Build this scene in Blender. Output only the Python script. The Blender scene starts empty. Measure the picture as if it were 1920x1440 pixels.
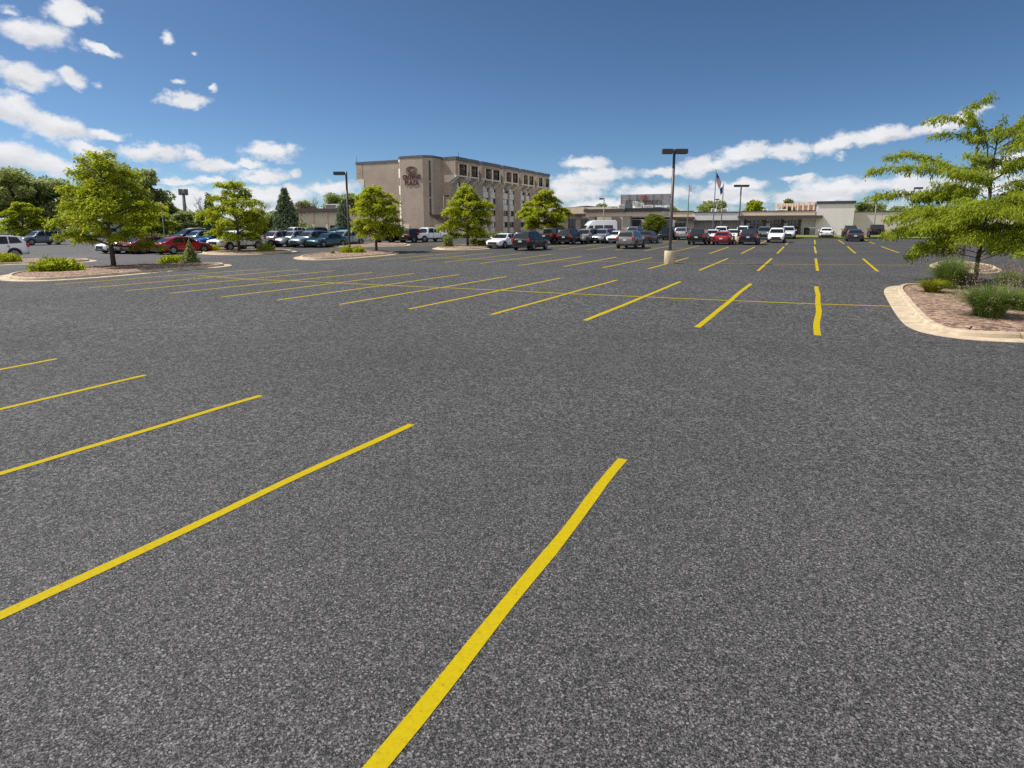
import bpy, bmesh, math, random
import numpy as np
from mathutils import Vector, Matrix
R = math.radians
S = bpy.context.scene
C = S.collection

# ------------------------------------------------------------------ camera geometry
H0, FOC, TH, YAW, PCY = 2.52, 1130.0, 0.1743, 0.4560, 620.0
KPX = FOC / math.cos(TH)
CAM = Vector((0, 0, H0))
cT, sT, cY, sY = math.cos(TH), math.sin(TH), math.cos(YAW), math.sin(YAW)
FWD = Vector((-sY * cT, cY * cT, -sT)); RGT = Vector((cY, sY, 0)); UPV = RGT.cross(FWD)

def ray(px, py):
    return FWD + RGT * ((px - 960) / FOC) - UPV * ((py - PCY) / FOC)

def gz(Y):                                   # height of the ground: the lot climbs gently away from the camera
    y = min(max(Y, 0.0), 105.0)
    return 0.67 * (y / 100) ** 2

def G(px, py, lift=0.0):                     # point of the ground
    d = ray(px, py); t = -H0 / d.z
    for _ in range(30):
        t = (gz(d.y * t) - H0) / d.z
    p = CAM + d * t
    p.z = gz(p.y) + lift
    return p

def atY(px, py, Y):                          # py 0 stands for eye level
    d = ray(px, py or 415); return CAM + d * (Y / d.y)

def atX(px, py, X):
    d = ray(px, py); return CAM + d * (X / d.x)

def atD(px, py, D):                          # D metres ahead
    d = ray(px, py); h = Vector((-sY, cY, 0))
    return CAM + d * (D / d.dot(h))

# ------------------------------------------------------------------ materials
MATS = {}
def mat(name, col=(.5, .5, .5), rough=.6, metal=0., spec=.5, coat=0., noise=None, bump=0., bscale=30., emit=None):
    """noise: (scale, amount) multiplies the colour by a soft noise"""
    if name in MATS: return MATS[name]
    m = bpy.data.materials.new(name); m.use_nodes = True
    nt = m.node_tree; b = nt.nodes['Principled BSDF']
    b.inputs['Base Color'].default_value = (*col, 1); b.inputs['Roughness'].default_value = rough
    b.inputs['Metallic'].default_value = metal; b.inputs['Specular IOR Level'].default_value = spec
    b.inputs['Coat Weight'].default_value = coat; b.inputs['Coat Roughness'].default_value = .05
    if noise or bump:
        g = nt.nodes.new('ShaderNodeTexCoord'); n = nt.nodes.new('ShaderNodeTexNoise')
        n.inputs['Scale'].default_value = noise[0] if noise else bscale
        n.inputs['Detail'].default_value = 6; n.inputs['Roughness'].default_value = .65
        nt.links.new(g.outputs['Object'], n.inputs['Vector'])
        if noise:
            r = nt.nodes.new('ShaderNodeMapRange'); r.inputs[1].default_value = .3; r.inputs[2].default_value = .7
            r.inputs[3].default_value = 1 - noise[1]; r.inputs[4].default_value = 1 + noise[1]
            mx = nt.nodes.new('ShaderNodeMix'); mx.data_type = 'RGBA'; mx.blend_type = 'MULTIPLY'; mx.inputs[0].default_value = 1
            mx.inputs[6].default_value = (*col, 1)
            nt.links.new(n.outputs['Fac'], r.inputs[0]); nt.links.new(r.outputs[0], mx.inputs[7])
            nt.links.new(mx.outputs[2], b.inputs['Base Color'])
        if bump:
            n2 = nt.nodes.new('ShaderNodeTexNoise'); n2.inputs['Scale'].default_value = bscale; n2.inputs['Detail'].default_value = 5
            nt.links.new(g.outputs['Object'], n2.inputs['Vector'])
            bp = nt.nodes.new('ShaderNodeBump'); bp.inputs['Strength'].default_value = bump; bp.inputs['Distance'].default_value = .02
            nt.links.new(n2.outputs['Fac'], bp.inputs['Height']); nt.links.new(bp.outputs['Normal'], b.inputs['Normal'])
    MATS[name] = m
    return m

def leaf_mat(name, c1, c2, scale=1.2, trans=.45):
    if name in MATS: return MATS[name]
    m = bpy.data.materials.new(name); m.use_nodes = True; nt = m.node_tree; N = nt.nodes; L = nt.links
    out = N['Material Output']; N.remove(N['Principled BSDF'])
    g = N.new('ShaderNodeTexCoord'); n = N.new('ShaderNodeTexNoise'); n.inputs['Scale'].default_value = scale; n.inputs['Detail'].default_value = 3
    L.new(g.outputs['Object'], n.inputs['Vector'])
    gi = N.new('ShaderNodeNewGeometry')
    ad = N.new('ShaderNodeMath'); ad.operation = 'MULTIPLY_ADD'; ad.inputs[1].default_value = .55
    L.new(gi.outputs['Random Per Island'], ad.inputs[0])
    sub = N.new('ShaderNodeMapRange'); sub.inputs[1].default_value = .3; sub.inputs[2].default_value = .7; sub.inputs[3].default_value = -.05; sub.inputs[4].default_value = .5
    L.new(n.outputs['Fac'], sub.inputs[0]); L.new(sub.outputs[0], ad.inputs[2])
    cr = N.new('ShaderNodeValToRGB'); cr.color_ramp.elements[0].color = (*c1, 1); cr.color_ramp.elements[1].color = (*c2, 1)
    L.new(ad.outputs[0], cr.inputs[0])
    d = N.new('ShaderNodeBsdfDiffuse'); t = N.new('ShaderNodeBsdfTranslucent'); mx = N.new('ShaderNodeMixShader'); mx.inputs[0].default_value = trans
    L.new(cr.outputs[0], d.inputs[0]); L.new(cr.outputs[0], t.inputs[0])
    L.new(d.outputs[0], mx.inputs[1]); L.new(t.outputs[0], mx.inputs[2]); L.new(mx.outputs[0], out.inputs[0])
    MATS[name] = m
    return m

ASPHK = 1.03
def asphalt():
    m = bpy.data.materials.new('asphalt'); m.use_nodes = True; nt = m.node_tree; N = nt.nodes; L = nt.links
    b = N['Principled BSDF']; b.inputs['Roughness'].default_value = .8; b.inputs['Specular IOR Level'].default_value = .25
    geo = N.new('ShaderNodeNewGeometry'); P = geo.outputs['Position']
    def noise(sc, det, ro, off=0.):
        n = N.new('ShaderNodeTexNoise'); n.inputs['Scale'].default_value = sc; n.inputs['Detail'].default_value = det; n.inputs['Roughness'].default_value = ro
        L.new(P, n.inputs['Vector']); return n.outputs['Fac']
    def math_(op, a, c=None, v=None):
        q = N.new('ShaderNodeMath'); q.operation = op
        L.new(a, q.inputs[0])
        if c is not None: L.new(c, q.inputs[1])
        if v is not None: q.inputs[1].default_value = v
        return q.outputs[0]
    def rng(x, a, c, d, e):
        q = N.new('ShaderNodeMapRange'); L.new(x, q.inputs[0])
        for k, vv in zip((1, 2, 3, 4), (a, c, d, e)): q.inputs[k].default_value = vv
        return q.outputs[0]
    # stone grains of several sizes
    def bw(s):
        q = N.new('ShaderNodeSeparateColor'); L.new(s, q.inputs[0]); return q.outputs[0]
    def grain(sc, pw, w):
        v = N.new('ShaderNodeTexVoronoi'); v.inputs['Scale'].default_value = sc; L.new(P, v.inputs['Vector'])
        return math_('MULTIPLY', math_('SUBTRACT', math_('POWER', bw(v.outputs['Color']), v=pw), v=1 / (1 + pw)), v=w)
    big = rng(noise(.16, 4, .55), .3, .7, .86, 1.14)
    mid = rng(noise(1.3, 5, .6), .3, .7, .95, 1.05)
    s = math_('ADD', math_('ADD', math_('ADD', grain(230, 2, .72), grain(95, 16, 1.9)), grain(120, 2.0, .74)), math_('ADD', grain(62, 2.2, .30), grain(25, 2.2, .07)))
    s = math_('ADD', s, v=.42)
    # coarser stone mix towards the rows of bays
    ln = N.new('ShaderNodeVectorMath'); ln.operation = 'LENGTH'; L.new(P, ln.inputs[0])
    c1 = math_('MULTIPLY', grain(31, 2.2, .6), rng(ln.outputs['Value'], 4, 8, 0, 1))
    c2 = math_('MULTIPLY', grain(14, 2.2, .56), rng(ln.outputs['Value'], 8, 18, 0, 1))
    s = math_('ADD', s, math_('ADD', c1, c2))
    # older, paler and smoother pavement on the side by the far cars
    sx = N.new('ShaderNodeSeparateXYZ'); L.new(P, sx.inputs[0])
    wob = math_('MULTIPLY', noise(.08, 3, .5), v=9.)
    xx = math_('ADD', sx.outputs[0], wob)
    old = rng(math_('ADD', math_('MULTIPLY', sx.outputs[1], v=.35), xx), -24, -30, 0, 1)
    far = rng(sx.outputs[1], 32, 52, 0, 1)
    sm = math_('MAXIMUM', old, far)
    k = rng(sm, 0, 1, 1, .35)
    s2 = math_('ADD', math_('MULTIPLY', math_('SUBTRACT', s, v=.42), k), v=.42)
    val = rng(s2, 0, 1.4, .012, .225)
    val = math_('MULTIPLY', val, v=ASPHK)
    val = math_('MULTIPLY', math_('MULTIPLY', val, big), mid)
    val = math_('MULTIPLY', val, rng(old, 0, 1, 1, 1.35))
    val = math_('MULTIPLY', val, rng(far, 0, 1, 1, .8))
    # faint tar streaks along the driving aisles
    cr = N.new('ShaderNodeMix'); cr.data_type = 'RGBA'; cr.blend_type = 'MULTIPLY'; cr.inputs[0].default_value = 1
    cr.inputs[6].default_value = (1.0, .965, .96, 1); L.new(val, cr.inputs[7])
    L.new(cr.outputs[2], b.inputs['Base Color'])
    bp = N.new('ShaderNodeBump'); bp.inputs['Strength'].default_value = .6; bp.inputs['Distance'].default_value = .006
    L.new(s, bp.inputs['Height']); L.new(bp.outputs[0], b.inputs['Normal'])
    return m

def yellow_paint():
    m = bpy.data.materials.new('yellow_paint'); m.use_nodes = True; nt = m.node_tree; N = nt.nodes; L = nt.links
    b = N['Principled BSDF']; b.inputs['Roughness'].default_value = .75; b.inputs['Specular IOR Level'].default_value = .12
    geo = N.new('ShaderNodeNewGeometry')
    n = N.new('ShaderNodeTexNoise'); n.inputs['Scale'].default_value = 30; n.inputs['Detail'].default_value = 8; n.inputs['Roughness'].default_value = .75
    L.new(geo.outputs['Position'], n.inputs['Vector'])
    cr = N.new('ShaderNodeValToRGB'); e = cr.color_ramp.elements
    e[0].position = .30; e[0].color = (.10, .08, .03, 1); e[1].position = .385; e[1].color = (.36, .265, .002, 1)
    x = cr.color_ramp.elements.new(.7); x.color = (.445, .345, .003, 1)
    L.new(n.outputs['Fac'], cr.inputs[0]); L.new(cr.outputs[0], b.inputs['Base Color'])
    return m

def mulch_mat():
    m = bpy.data.materials.new('mulch'); m.use_nodes = True; nt = m.node_tree; N = nt.nodes; L = nt.links
    b = N['Principled BSDF']; b.inputs['Roughness'].default_value = .9
    geo = N.new('ShaderNodeNewGeometry')
    v = N.new('ShaderNodeTexVoronoi'); v.inputs['Scale'].default_value = 10; v.inputs['Randomness'].default_value = 1
    mp = N.new('ShaderNodeMapping'); mp.inputs['Scale'].default_value = (1, 1.9, 1); mp.inputs['Rotation'].default_value = (0, 0, .6)
    L.new(geo.outputs['Position'], mp.inputs[0]); L.new(mp.outputs[0], v.inputs['Vector'])
    sc = N.new('ShaderNodeSeparateColor'); L.new(v.outputs['Color'], sc.inputs[0])
    cr = N.new('ShaderNodeValToRGB'); e = cr.color_ramp.elements
    e[0].color = (.05, .028, .02, 1); e[1].color = (.50, .36, .26, 1); x = cr.color_ramp.elements.new(.45); x.color = (.20, .115, .075, 1)
    L.new(sc.outputs[0], cr.inputs[0]); L.new(cr.outputs[0], b.inputs['Base Color'])
    bp = N.new('ShaderNodeBump'); bp.inputs['Strength'].default_value = 1; bp.inputs['Distance'].default_value = .04
    L.new(v.outputs['Distance'], bp.inputs['Height']); L.new(bp.outputs[0], b.inputs['Normal'])
    return m

def brick_mat(name, col, mortar, scale=1.0):
    m = bpy.data.materials.new(name); m.use_nodes = True; nt = m.node_tree; N = nt.nodes; L = nt.links
    b = N['Principled BSDF']; b.inputs['Roughness'].default_value = .85
    tc = N.new('ShaderNodeTexCoord'); sx = N.new('ShaderNodeSeparateXYZ'); L.new(tc.outputs['Object'], sx.inputs[0])
    ad = N.new('ShaderNodeMath'); ad.operation = 'ADD'; L.new(sx.outputs[0], ad.inputs[0]); L.new(sx.outputs[1], ad.inputs[1])
    cb = N.new('ShaderNodeCombineXYZ'); L.new(ad.outputs[0], cb.inputs[0]); L.new(sx.outputs[2], cb.inputs[1])
    br = N.new('ShaderNodeTexBrick'); br.inputs['Scale'].default_value = scale
    br.inputs['Color1'].default_value = (*[c * .93 for c in col], 1); br.inputs['Color2'].default_value = (*[min(1, c * 1.07) for c in col], 1)
    br.inputs['Mortar'].default_value = (*mortar, 1); br.inputs['Mortar Size'].default_value = .012
    br.inputs['Brick Width'].default_value = .4; br.inputs['Row Height'].default_value = .2
    L.new(cb.outputs[0], br.inputs['Vector'])
    n = N.new('ShaderNodeTexNoise'); n.inputs['Scale'].default_value = .35; n.inputs['Detail'].default_value = 6; L.new(tc.outputs['Object'], n.inputs['Vector'])
    mr = N.new('ShaderNodeMapRange'); mr.inputs[1].default_value = .3; mr.inputs[2].default_value = .7; mr.inputs[3].default_value = .86; mr.inputs[4].default_value = 1.1
    L.new(n.outputs['Fac'], mr.inputs[0])
    mx = N.new('ShaderNodeMix'); mx.data_type = 'RGBA'; mx.blend_type = 'MULTIPLY'; mx.inputs[0].default_value = 1
    L.new(br.outputs['Color'], mx.inputs[6]); L.new(mr.outputs[0], mx.inputs[7]); L.new(mx.outputs[2], b.inputs['Base Color'])
    return m

ASPH = asphalt(); YEL = yellow_paint(); MULCH = mulch_mat()
BRICK = brick_mat('brown_brick', (.41, .325, .255), (.38, .31, .25))
BLOCK = mat('grey_panel_wall', (.72, .665, .65), .85, noise=(.35, .06))
DBLOCK = brick_mat('taupe_block', (.30, .27, .245), (.25, .23, .21), .5)
CONC = mat('concrete', (.47, .375, .26), .85, noise=(2.5, .28), bump=.25, bscale=40)
PRECAST = mat('precast', (.70, .62, .52), .8, noise=(.8, .12))
PANEL = mat('spandrel_panel', (.74, .70, .63), .8, noise=(1.5, .12))
TAN = mat('tan_stucco', (.66, .54, .42), .85, noise=(.6, .1))
BEIGE = mat('beige_stucco', (.68, .60, .49), .85, noise=(.6, .1))
LGREY = mat('pale_grey_stucco', (.68, .665, .65), .85, noise=(.4, .08))
WARMGREY = mat('warm_grey_stucco', (.57, .505, .465), .85, noise=(.4, .08))
BROWN = mat('brown_metal', (.075, .052, .042), .55, noise=(1, .15))
DGREYM = mat('dark_grey_metal', (.11, .115, .125), .5, noise=(1, .12))
BRONZE = mat('bronze_pole', (.05, .045, .042), .45, metal=.3)
GREYPOLE = mat('grey_pole', (.16, .16, .165), .5, metal=.3)
WHITE = mat('white_paint', (.78, .78, .77), .5, noise=(1, .06))
GLASS = mat('window_glass', (.025, .032, .04), .06, spec=.8)
CARGLASS = mat('car_glass', (.012, .015, .018), .04, spec=.7)
CURTAIN = mat('curtain', (.85, .86, .88), .9, noise=(4, .15))
FRAME = mat('window_frame', (.05, .045, .04), .5)
DARKIN = mat('dark_interior', (.03, .026, .024), .9)
STONE = mat('stone_cladding', (.42, .36, .30), .9, noise=(5, .3), bump=.5, bscale=6)
TYRE = mat('tyre_rubber', (.014, .014, .015), .85)
RIMM = mat('alloy_rim', (.26, .265, .275), .35, metal=.85)
PLASTIC = mat('black_plastic', (.02, .02, .021), .55)
CHROME = mat('chrome', (.6, .6, .62), .15, metal=1)
HEADL = mat('headlight_glass', (.62, .65, .68), .08, spec=.9)
TAILL = mat('tail_light_red', (.42, .02, .018), .15, coat=.6)
PLATE = mat('licence_plate', (.65, .66, .68), .5)
BARK = mat('bark', (.075, .055, .042), .9, noise=(9, .35), bump=.6, bscale=20)
BARKG = mat('grey_bark', (.17, .145, .125), .9, noise=(6, .3))
SIGNRED = mat('sign_lettering_plum', (.10, .02, .028), .6)
DIRT = mat('soil', (.16, .11, .08), .95, noise=(3, .3))
GRASSM = mat('lawn_grass', (.15, .17, .03), .95, noise=(1.3, .35), bump=.8, bscale=14)
FIELD = mat('far_field', (.085, .10, .03), .95, noise=(.05, .3))
PAVE = mat('pavement_concrete', (.42, .38, .33), .85, noise=(.8, .15))
LOCUST = leaf_mat('locust_leaf', (.22, .275, .014), (.49, .53, .05), 1.0, .6)
LOCUST2 = leaf_mat('locust_leaf_bright', (.25, .30, .014), (.52, .55, .05), .8, .6)
NEARLOC = leaf_mat('near_locust_leaf', (.18, .235, .014), (.45, .51, .06), 1.3, .58)
GREEN = leaf_mat('broad_leaf', (.20, .24, .08), (.46, .50, .18), .35, .55)
DEEP = leaf_mat('dark_leaf', (.19, .235, .09), (.42, .47, .19), .35, .6)
NEEDLE = leaf_mat('blue_needle', (.085, .12, .065), (.19, .245, .14), .6, .1)
BLADE = leaf_mat('grass_blade', (.09, .15, .03), (.27, .35, .08), 3., .35)
BLADEY = leaf_mat('yellow_grass_blade', (.15, .19, .012), (.34, .36, .03), 3., .4)
SEED = leaf_mat('seed_head', (.22, .16, .13), (.38, .30, .25), 3., .4)

# ------------------------------------------------------------------ mesh helpers
class MB:
    def __init__(s): s.v = []; s.f = []; s.m = []; s.sm = []
    def add(s, vs, fs, mi=0, smooth=False):
        o = len(s.v); s.v += [tuple(v) for v in vs]
        for f in fs: s.f.append([o + i for i in f]); s.m.append(mi); s.sm.append(smooth)
        return s
    def box(s, x0, x1, y0, y1, z0, z1, mi=0):
        v = [(x, y, z) for z in (z0, z1) for y in (y0, y1) for x in (x0, x1)]
        return s.add(v, [(0, 2, 3, 1), (4, 5, 7, 6), (0, 1, 5, 4), (2, 6, 7, 3), (0, 4, 6, 2), (1, 3, 7, 5)], mi)
    def prism(s, pts, z0, z1, mi=0):                       # footprint, counter-clockwise
        n = len(pts); v = [(p[0], p[1], z0) for p in pts] + [(p[0], p[1], z1) for p in pts]
        f = [tuple(range(n - 1, -1, -1)), tuple(range(n, 2 * n))] + [(i, (i + 1) % n, n + (i + 1) % n, n + i) for i in range(n)]
        return s.add(v, f, mi)
    def xprism(s, pts, y0, y1, mi=0):                      # profile in x,z swept along y
        n = len(pts); v = [(p[0], y0, p[1]) for p in pts] + [(p[0], y1, p[1]) for p in pts]
        f = [tuple(range(n)), tuple(range(2 * n - 1, n - 1, -1))] + [(i, n + i, n + (i + 1) % n, (i + 1) % n) for i in range(n)]
        return s.add(v, f, mi)
    def tube(s, pts, rad, n=7, mi=0, cap=True):
        pts = [Vector(p) for p in pts]; k = len(pts)
        rad = rad if isinstance(rad, (list, tuple)) else [rad] * k
        vs = []; fs = []
        for i, p in enumerate(pts):
            t = (pts[min(i + 1, k - 1)] - pts[max(i - 1, 0)]).normalized()
            a = Vector((0, 0, 1)) if abs(t.z) < .9 else Vector((1, 0, 0))
            u = t.cross(a).normalized(); w = t.cross(u)
            for j in range(n):
                an = 2 * math.pi * j / n
                vs.append(p + (u * math.cos(an) + w * math.sin(an)) * rad[i])
        for i in range(k - 1):
            for j in range(n):
                fs.append((i * n + j, i * n + (j + 1) % n, (i + 1) * n + (j + 1) % n, (i + 1) * n + j))
        if cap: fs += [tuple(range(n - 1, -1, -1)), tuple(range((k - 1) * n, k * n))]
        return s.add(vs, fs, mi, True)
    def lathe(s, prof, n=20, axis='z', mi=0, c=(0, 0, 0)):  # (r, h) profile
        vs = []; fs = []; k = len(prof)
        for r, h in prof:
            for j in range(n):
                a = 2 * math.pi * j / n; x, y = r * math.cos(a), r * math.sin(a)
                p = (x, y, h) if axis == 'z' else ((x, h, y) if axis == 'y' else (h, x, y))
                vs.append((p[0] + c[0], p[1] + c[1], p[2] + c[2]))
        for i in range(k - 1):
            for j in range(n): fs.append((i * n + j, i * n + (j + 1) % n, (i + 1) * n + (j + 1) % n, (i + 1) * n + j))
        fs += [tuple(range(n - 1, -1, -1)), tuple(range((k - 1) * n, k * n))]
        return s.add(vs, fs, mi, True)
    def mesh(s, name, mats, fix=True):
        me = bpy.data.meshes.new(name); me.from_pydata(s.v, [], s.f)
        for m in (mats if isinstance(mats, (list, tuple)) else [mats]): me.materials.append(m)
        me.polygons.foreach_set('material_index', s.m); me.polygons.foreach_set('use_smooth', s.sm)
        if fix:
            bm = bmesh.new(); bm.from_mesh(me); bmesh.ops.recalc_face_normals(bm, faces=bm.faces); bm.to_mesh(me); bm.free()
        me.update(); return me
    def obj(s, name, mats, parent=None, loc=(0, 0, 0), rz=0, fix=True):
        return link(name, s.mesh(name, mats, fix), parent, loc, rz)

def link(name, data, parent=None, loc=(0, 0, 0), rz=0):
    o = bpy.data.objects.new(name, data); C.objects.link(o)
    o.location = loc; o.rotation_euler = (0, 0, rz)
    if parent is not None: o.parent = parent
    return o

def tag(o, label=None, cat=None, group=None, kind=None):
    if label: o['label'] = label
    if cat: o['category'] = cat
    if group: o['group'] = group
    if kind: o['kind'] = kind
    return o

def thing(name, label, cat, loc=(0, 0, 0), rz=0, group=None):
    return tag(link(name, None, None, loc, rz), label, cat, group)

def bake(me, mods):                                        # apply modifiers to mesh data once
    o = bpy.data.objects.new('tmp', me); C.objects.link(o)
    for typ, kw in mods:
        md = o.modifiers.new(typ, typ)
        for k, v in kw.items(): setattr(md, k, v)
    dg = bpy.context.evaluated_depsgraph_get(); dg.update()
    r = bpy.data.meshes.new_from_object(o.evaluated_get(dg), depsgraph=dg)
    r.name = me.name
    bpy.data.objects.remove(o); return r

def quads_mesh(name, V, material, per=4):                  # V: (n*per,3) array of separate faces
    n = len(V) // per; me = bpy.data.meshes.new(name)
    me.vertices.add(len(V)); me.vertices.foreach_set('co', np.ascontiguousarray(V, dtype=np.float32).ravel())
    me.loops.add(n * per); me.loops.foreach_set('vertex_index', np.arange(n * per, dtype=np.int32))
    me.polygons.add(n); me.polygons.foreach_set('loop_start', np.arange(0, n * per, per, dtype=np.int32))
    me.polygons.foreach_set('loop_total', np.full(n, per, dtype=np.int32))
    me.materials.append(material); me.update(calc_edges=True); return me

def rnd_unit(rng, n):
    v = rng.normal(size=(n, 3)); return v / np.linalg.norm(v, axis=1)[:, None]

def leaf_quads(P, D, Ln, Wd, rng, droop=.25, flat=.6):
    """rhombic leaf sprays rooted at P, running along D"""
    n = len(P)
    D = D / np.maximum(np.linalg.norm(D, axis=1)[:, None], 1e-6)
    up = rnd_unit(rng, n) * (1 - flat) + np.array([0, 0, 1.]) * flat
    Sd = np.cross(D, up); Sd /= np.maximum(np.linalg.norm(Sd, axis=1)[:, None], 1e-6)
    Ln = Ln[:, None]; Wd = Wd[:, None]; dz = np.array([0, 0, -1.])
    A = P; B = P + D * Ln * .45 + Sd * Wd * .5; T = P + D * Ln + dz * Ln * droop; E = P + D * Ln * .45 - Sd * Wd * .5
    return np.stack([A, B, T, E], 1).reshape(-1, 3)

# ------------------------------------------------------------------ render, camera, light
EXPO = .35
S.view_settings.view_transform = 'Standard'; S.view_settings.look = 'None'; S.view_settings.exposure = EXPO; S.view_settings.gamma = 1
S.cycles.use_denoising = False; S.cycles.sample_clamp_indirect = 4; S.cycles.max_bounces = 6; S.cycles.diffuse_bounces = 3; S.cycles.glossy_bounces = 3; S.cycles.transmission_bounces = 4; S.cycles.transparent_max_bounces = 6
cd = bpy.data.cameras.new('camera'); co = bpy.data.objects.new('camera', cd); C.objects.link(co)
cd.lens = 36 * FOC / 1920; cd.sensor_width = 36; cd.shift_y = -(720 - PCY) / 1920; cd.clip_end = 9000; cd.clip_start = .05
co.matrix_world = Matrix.Translation(CAM) @ Matrix((RGT, UPV, -FWD)).transposed().to_4x4()
S.camera = co

SUN_EL, SUN_AZ = R(52), R(15)                     # azimuth measured from -X towards -Y
sd = Vector((-math.cos(SUN_EL) * math.cos(SUN_AZ), -math.cos(SUN_EL) * math.sin(SUN_AZ), math.sin(SUN_EL)))
sl = bpy.data.lights.new('sun', 'SUN'); sl.energy = 4.6; sl.angle = R(.53); sl.color = (1, .955, .88)
so = bpy.data.objects.new('sun', sl); C.objects.link(so); so.rotation_euler = sd.to_track_quat('Z', 'Y').to_euler(); so.location = (-60, 0, 80)

def build_world():
    w = bpy.data.worlds.new('World'); S.world = w; w.use_nodes = True; nt = w.node_tree; N = nt.nodes; L = nt.links
    bg = N['Background']; STR = .085
    sky = N.new('ShaderNodeTexSky'); sky.sky_type = 'NISHITA'; sky.sun_disc = False; sky.sun_elevation = SUN_EL
    sky.sun_rotation = math.atan2(sd.x, sd.y); sky.altitude = 300; sky.air_density = SKYP[0]; sky.dust_density = SKYP[1]; sky.ozone_density = SKYP[2]
    tc = N.new('ShaderNodeTexCoord'); D = tc.outputs['Generated']
    def M(op, a, b=None, c=None):
        q = N.new('ShaderNodeMath'); q.operation = op
        for i, x in enumerate((a, b, c)):
            if x is None: continue
            if isinstance(x, (int, float)): q.inputs[i].default_value = x
            else: L.new(x, q.inputs[i])
        return q.outputs[0]
    def rng(x, a, b, c, d, smooth=False):
        q = N.new('ShaderNodeMapRange'); q.interpolation_type = 'SMOOTHSTEP' if smooth else 'LINEAR'; L.new(x, q.inputs[0])
        for k, v in zip((1, 2, 3, 4), (a, b, c, d)): q.inputs[k].default_value = v
        return q.outputs[0]
    # warped lookup direction gives the clouds their billowing outline
    mp = N.new('ShaderNodeMapping'); mp.inputs['Scale'].default_value = (1, 1, 1.5); L.new(D, mp.inputs[0])
    wn = N.new('ShaderNodeTexNoise'); wn.inputs['Scale'].default_value = 34; wn.inputs['Detail'].default_value = 5; wn.inputs['Roughness'].default_value = .6; L.new(mp.outputs[0], wn.inputs['Vector'])
    sb = N.new('ShaderNodeVectorMath'); sb.operation = 'SUBTRACT'; L.new(wn.outputs['Color'], sb.inputs[0]); sb.inputs[1].default_value = (.5, .5, .5)
    sc = N.new('ShaderNodeVectorMath'); sc.operation = 'SCALE'; L.new(sb.outputs[0], sc.inputs[0]); sc.inputs['Scale'].default_value = .03
    ad = N.new('ShaderNodeVectorMath'); ad.operation = 'ADD'; L.new(D, ad.inputs[0]); L.new(sc.outputs[0], ad.inputs[1]); WD = ad.outputs[0]
    def blob(px, py, a, b, rot, vec):
        d = ray(px, py).normalized(); ra = (ray(px + a, py).normalized() - d).length; rb = (ray(px, py + b).normalized() - d).length
        r = d.cross(Vector((0, 0, 1))).normalized(); u = r.cross(d)
        ca, sa = math.cos(R(rot)), math.sin(R(rot))
        r, u = r * ca + u * sa, u * ca - r * sa
        m = N.new('ShaderNodeMapping'); m.vector_type = 'TEXTURE'
        m.inputs['Location'].default_value = d; m.inputs['Rotation'].default_value = Matrix((r, d, u)).transposed().to_euler()
        m.inputs['Scale'].default_value = (ra, 1.2, rb); L.new(vec, m.inputs[0])
        g = N.new('ShaderNodeTexGradient'); g.gradient_type = 'SPHERICAL'; L.new(m.outputs[0], g.inputs[0])
        return g.outputs['Fac']
    CL = [(70, 62, 105, 38, 0), (125, 22, 60, 34, 20), (185, 90, 55, 14, -12), (180, 28, 20, 20, 0), (20, 18, 25, 14, 0), (195, 92, 40, 14, -10),
          (45, 138, 80, 34, -10), (132, 145, 40, 24, -20), (182, 158, 16, 10, -30),
          (20, 205, 95, 44, -20), (110, 238, 105, 32, -12), (190, 250, 60, 16, -5),
          (20, 290, 110, 40, -15), (95, 310, 110, 30, -12), (165, 280, 68, 20, -8), (300, 286, 100, 24, 0), (360, 292, 40, 14, -10),
          (400, 311, 72, 18, 0), (465, 308, 34, 10, -10), (282, 320, 30, 14, 0),
          (310, 70, 20, 15, 0), (365, 100, 10, 6, 0), (350, 188, 66, 20, 5), (330, 152, 26, 9, 0), (398, 166, 12, 7, 0),
          (512, 283, 74, 27, 3), (490, 331, 62, 18, 0), (552, 323, 22, 12, 0), (335, 340, 60, 13, 0), (395, 338, 48, 12, 0),
          (1095, 306, 66, 19, 0), (1120, 326, 85, 20, 0), (1085, 345, 85, 28, 0), (1075, 365, 90, 22, 0),
          (1250, 322, 60, 14, 3), (1330, 310, 85, 22, 6), (1400, 288, 90, 28, 5), (1480, 282, 80, 26, 3), (1560, 270, 80, 26, 8), (1640, 255, 95, 24, 6), (1740, 240, 80, 20, 6), (1800, 222, 50, 16, 10), (1573, 297, 20, 8, 0), (1845, 206, 30, 14, 10),
          (1230, 362, 120, 26, 0), (1390, 348, 80, 16, 0), (1370, 368, 150, 24, 0), (1500, 336, 50, 10, 0), (1590, 350, 150, 26, 0), (1520, 368, 160, 22, 0), (1730, 345, 140, 34, 5), (1890, 310, 90, 26, 10), (1880, 350, 120, 30, 5),
          (500, 368, 160, 26, 0), (620, 355, 80, 22, 5), (350, 372, 110, 26, 0), (430, 390, 150, 24, 0), (1150, 385, 160, 22, 0), (2050, 280, 120, 40, 0), (2060, 350, 160, 40, 0), (-120, 250, 140, 60, 0), (-120, 80, 120, 50, 0)]
    fld = None
    for c in CL:
        b = blob(*c, WD)
        if c[2] < 32: b = M('MULTIPLY', b, .62)
        fld = b if fld is None else M('MAXIMUM', fld, b)
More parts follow.
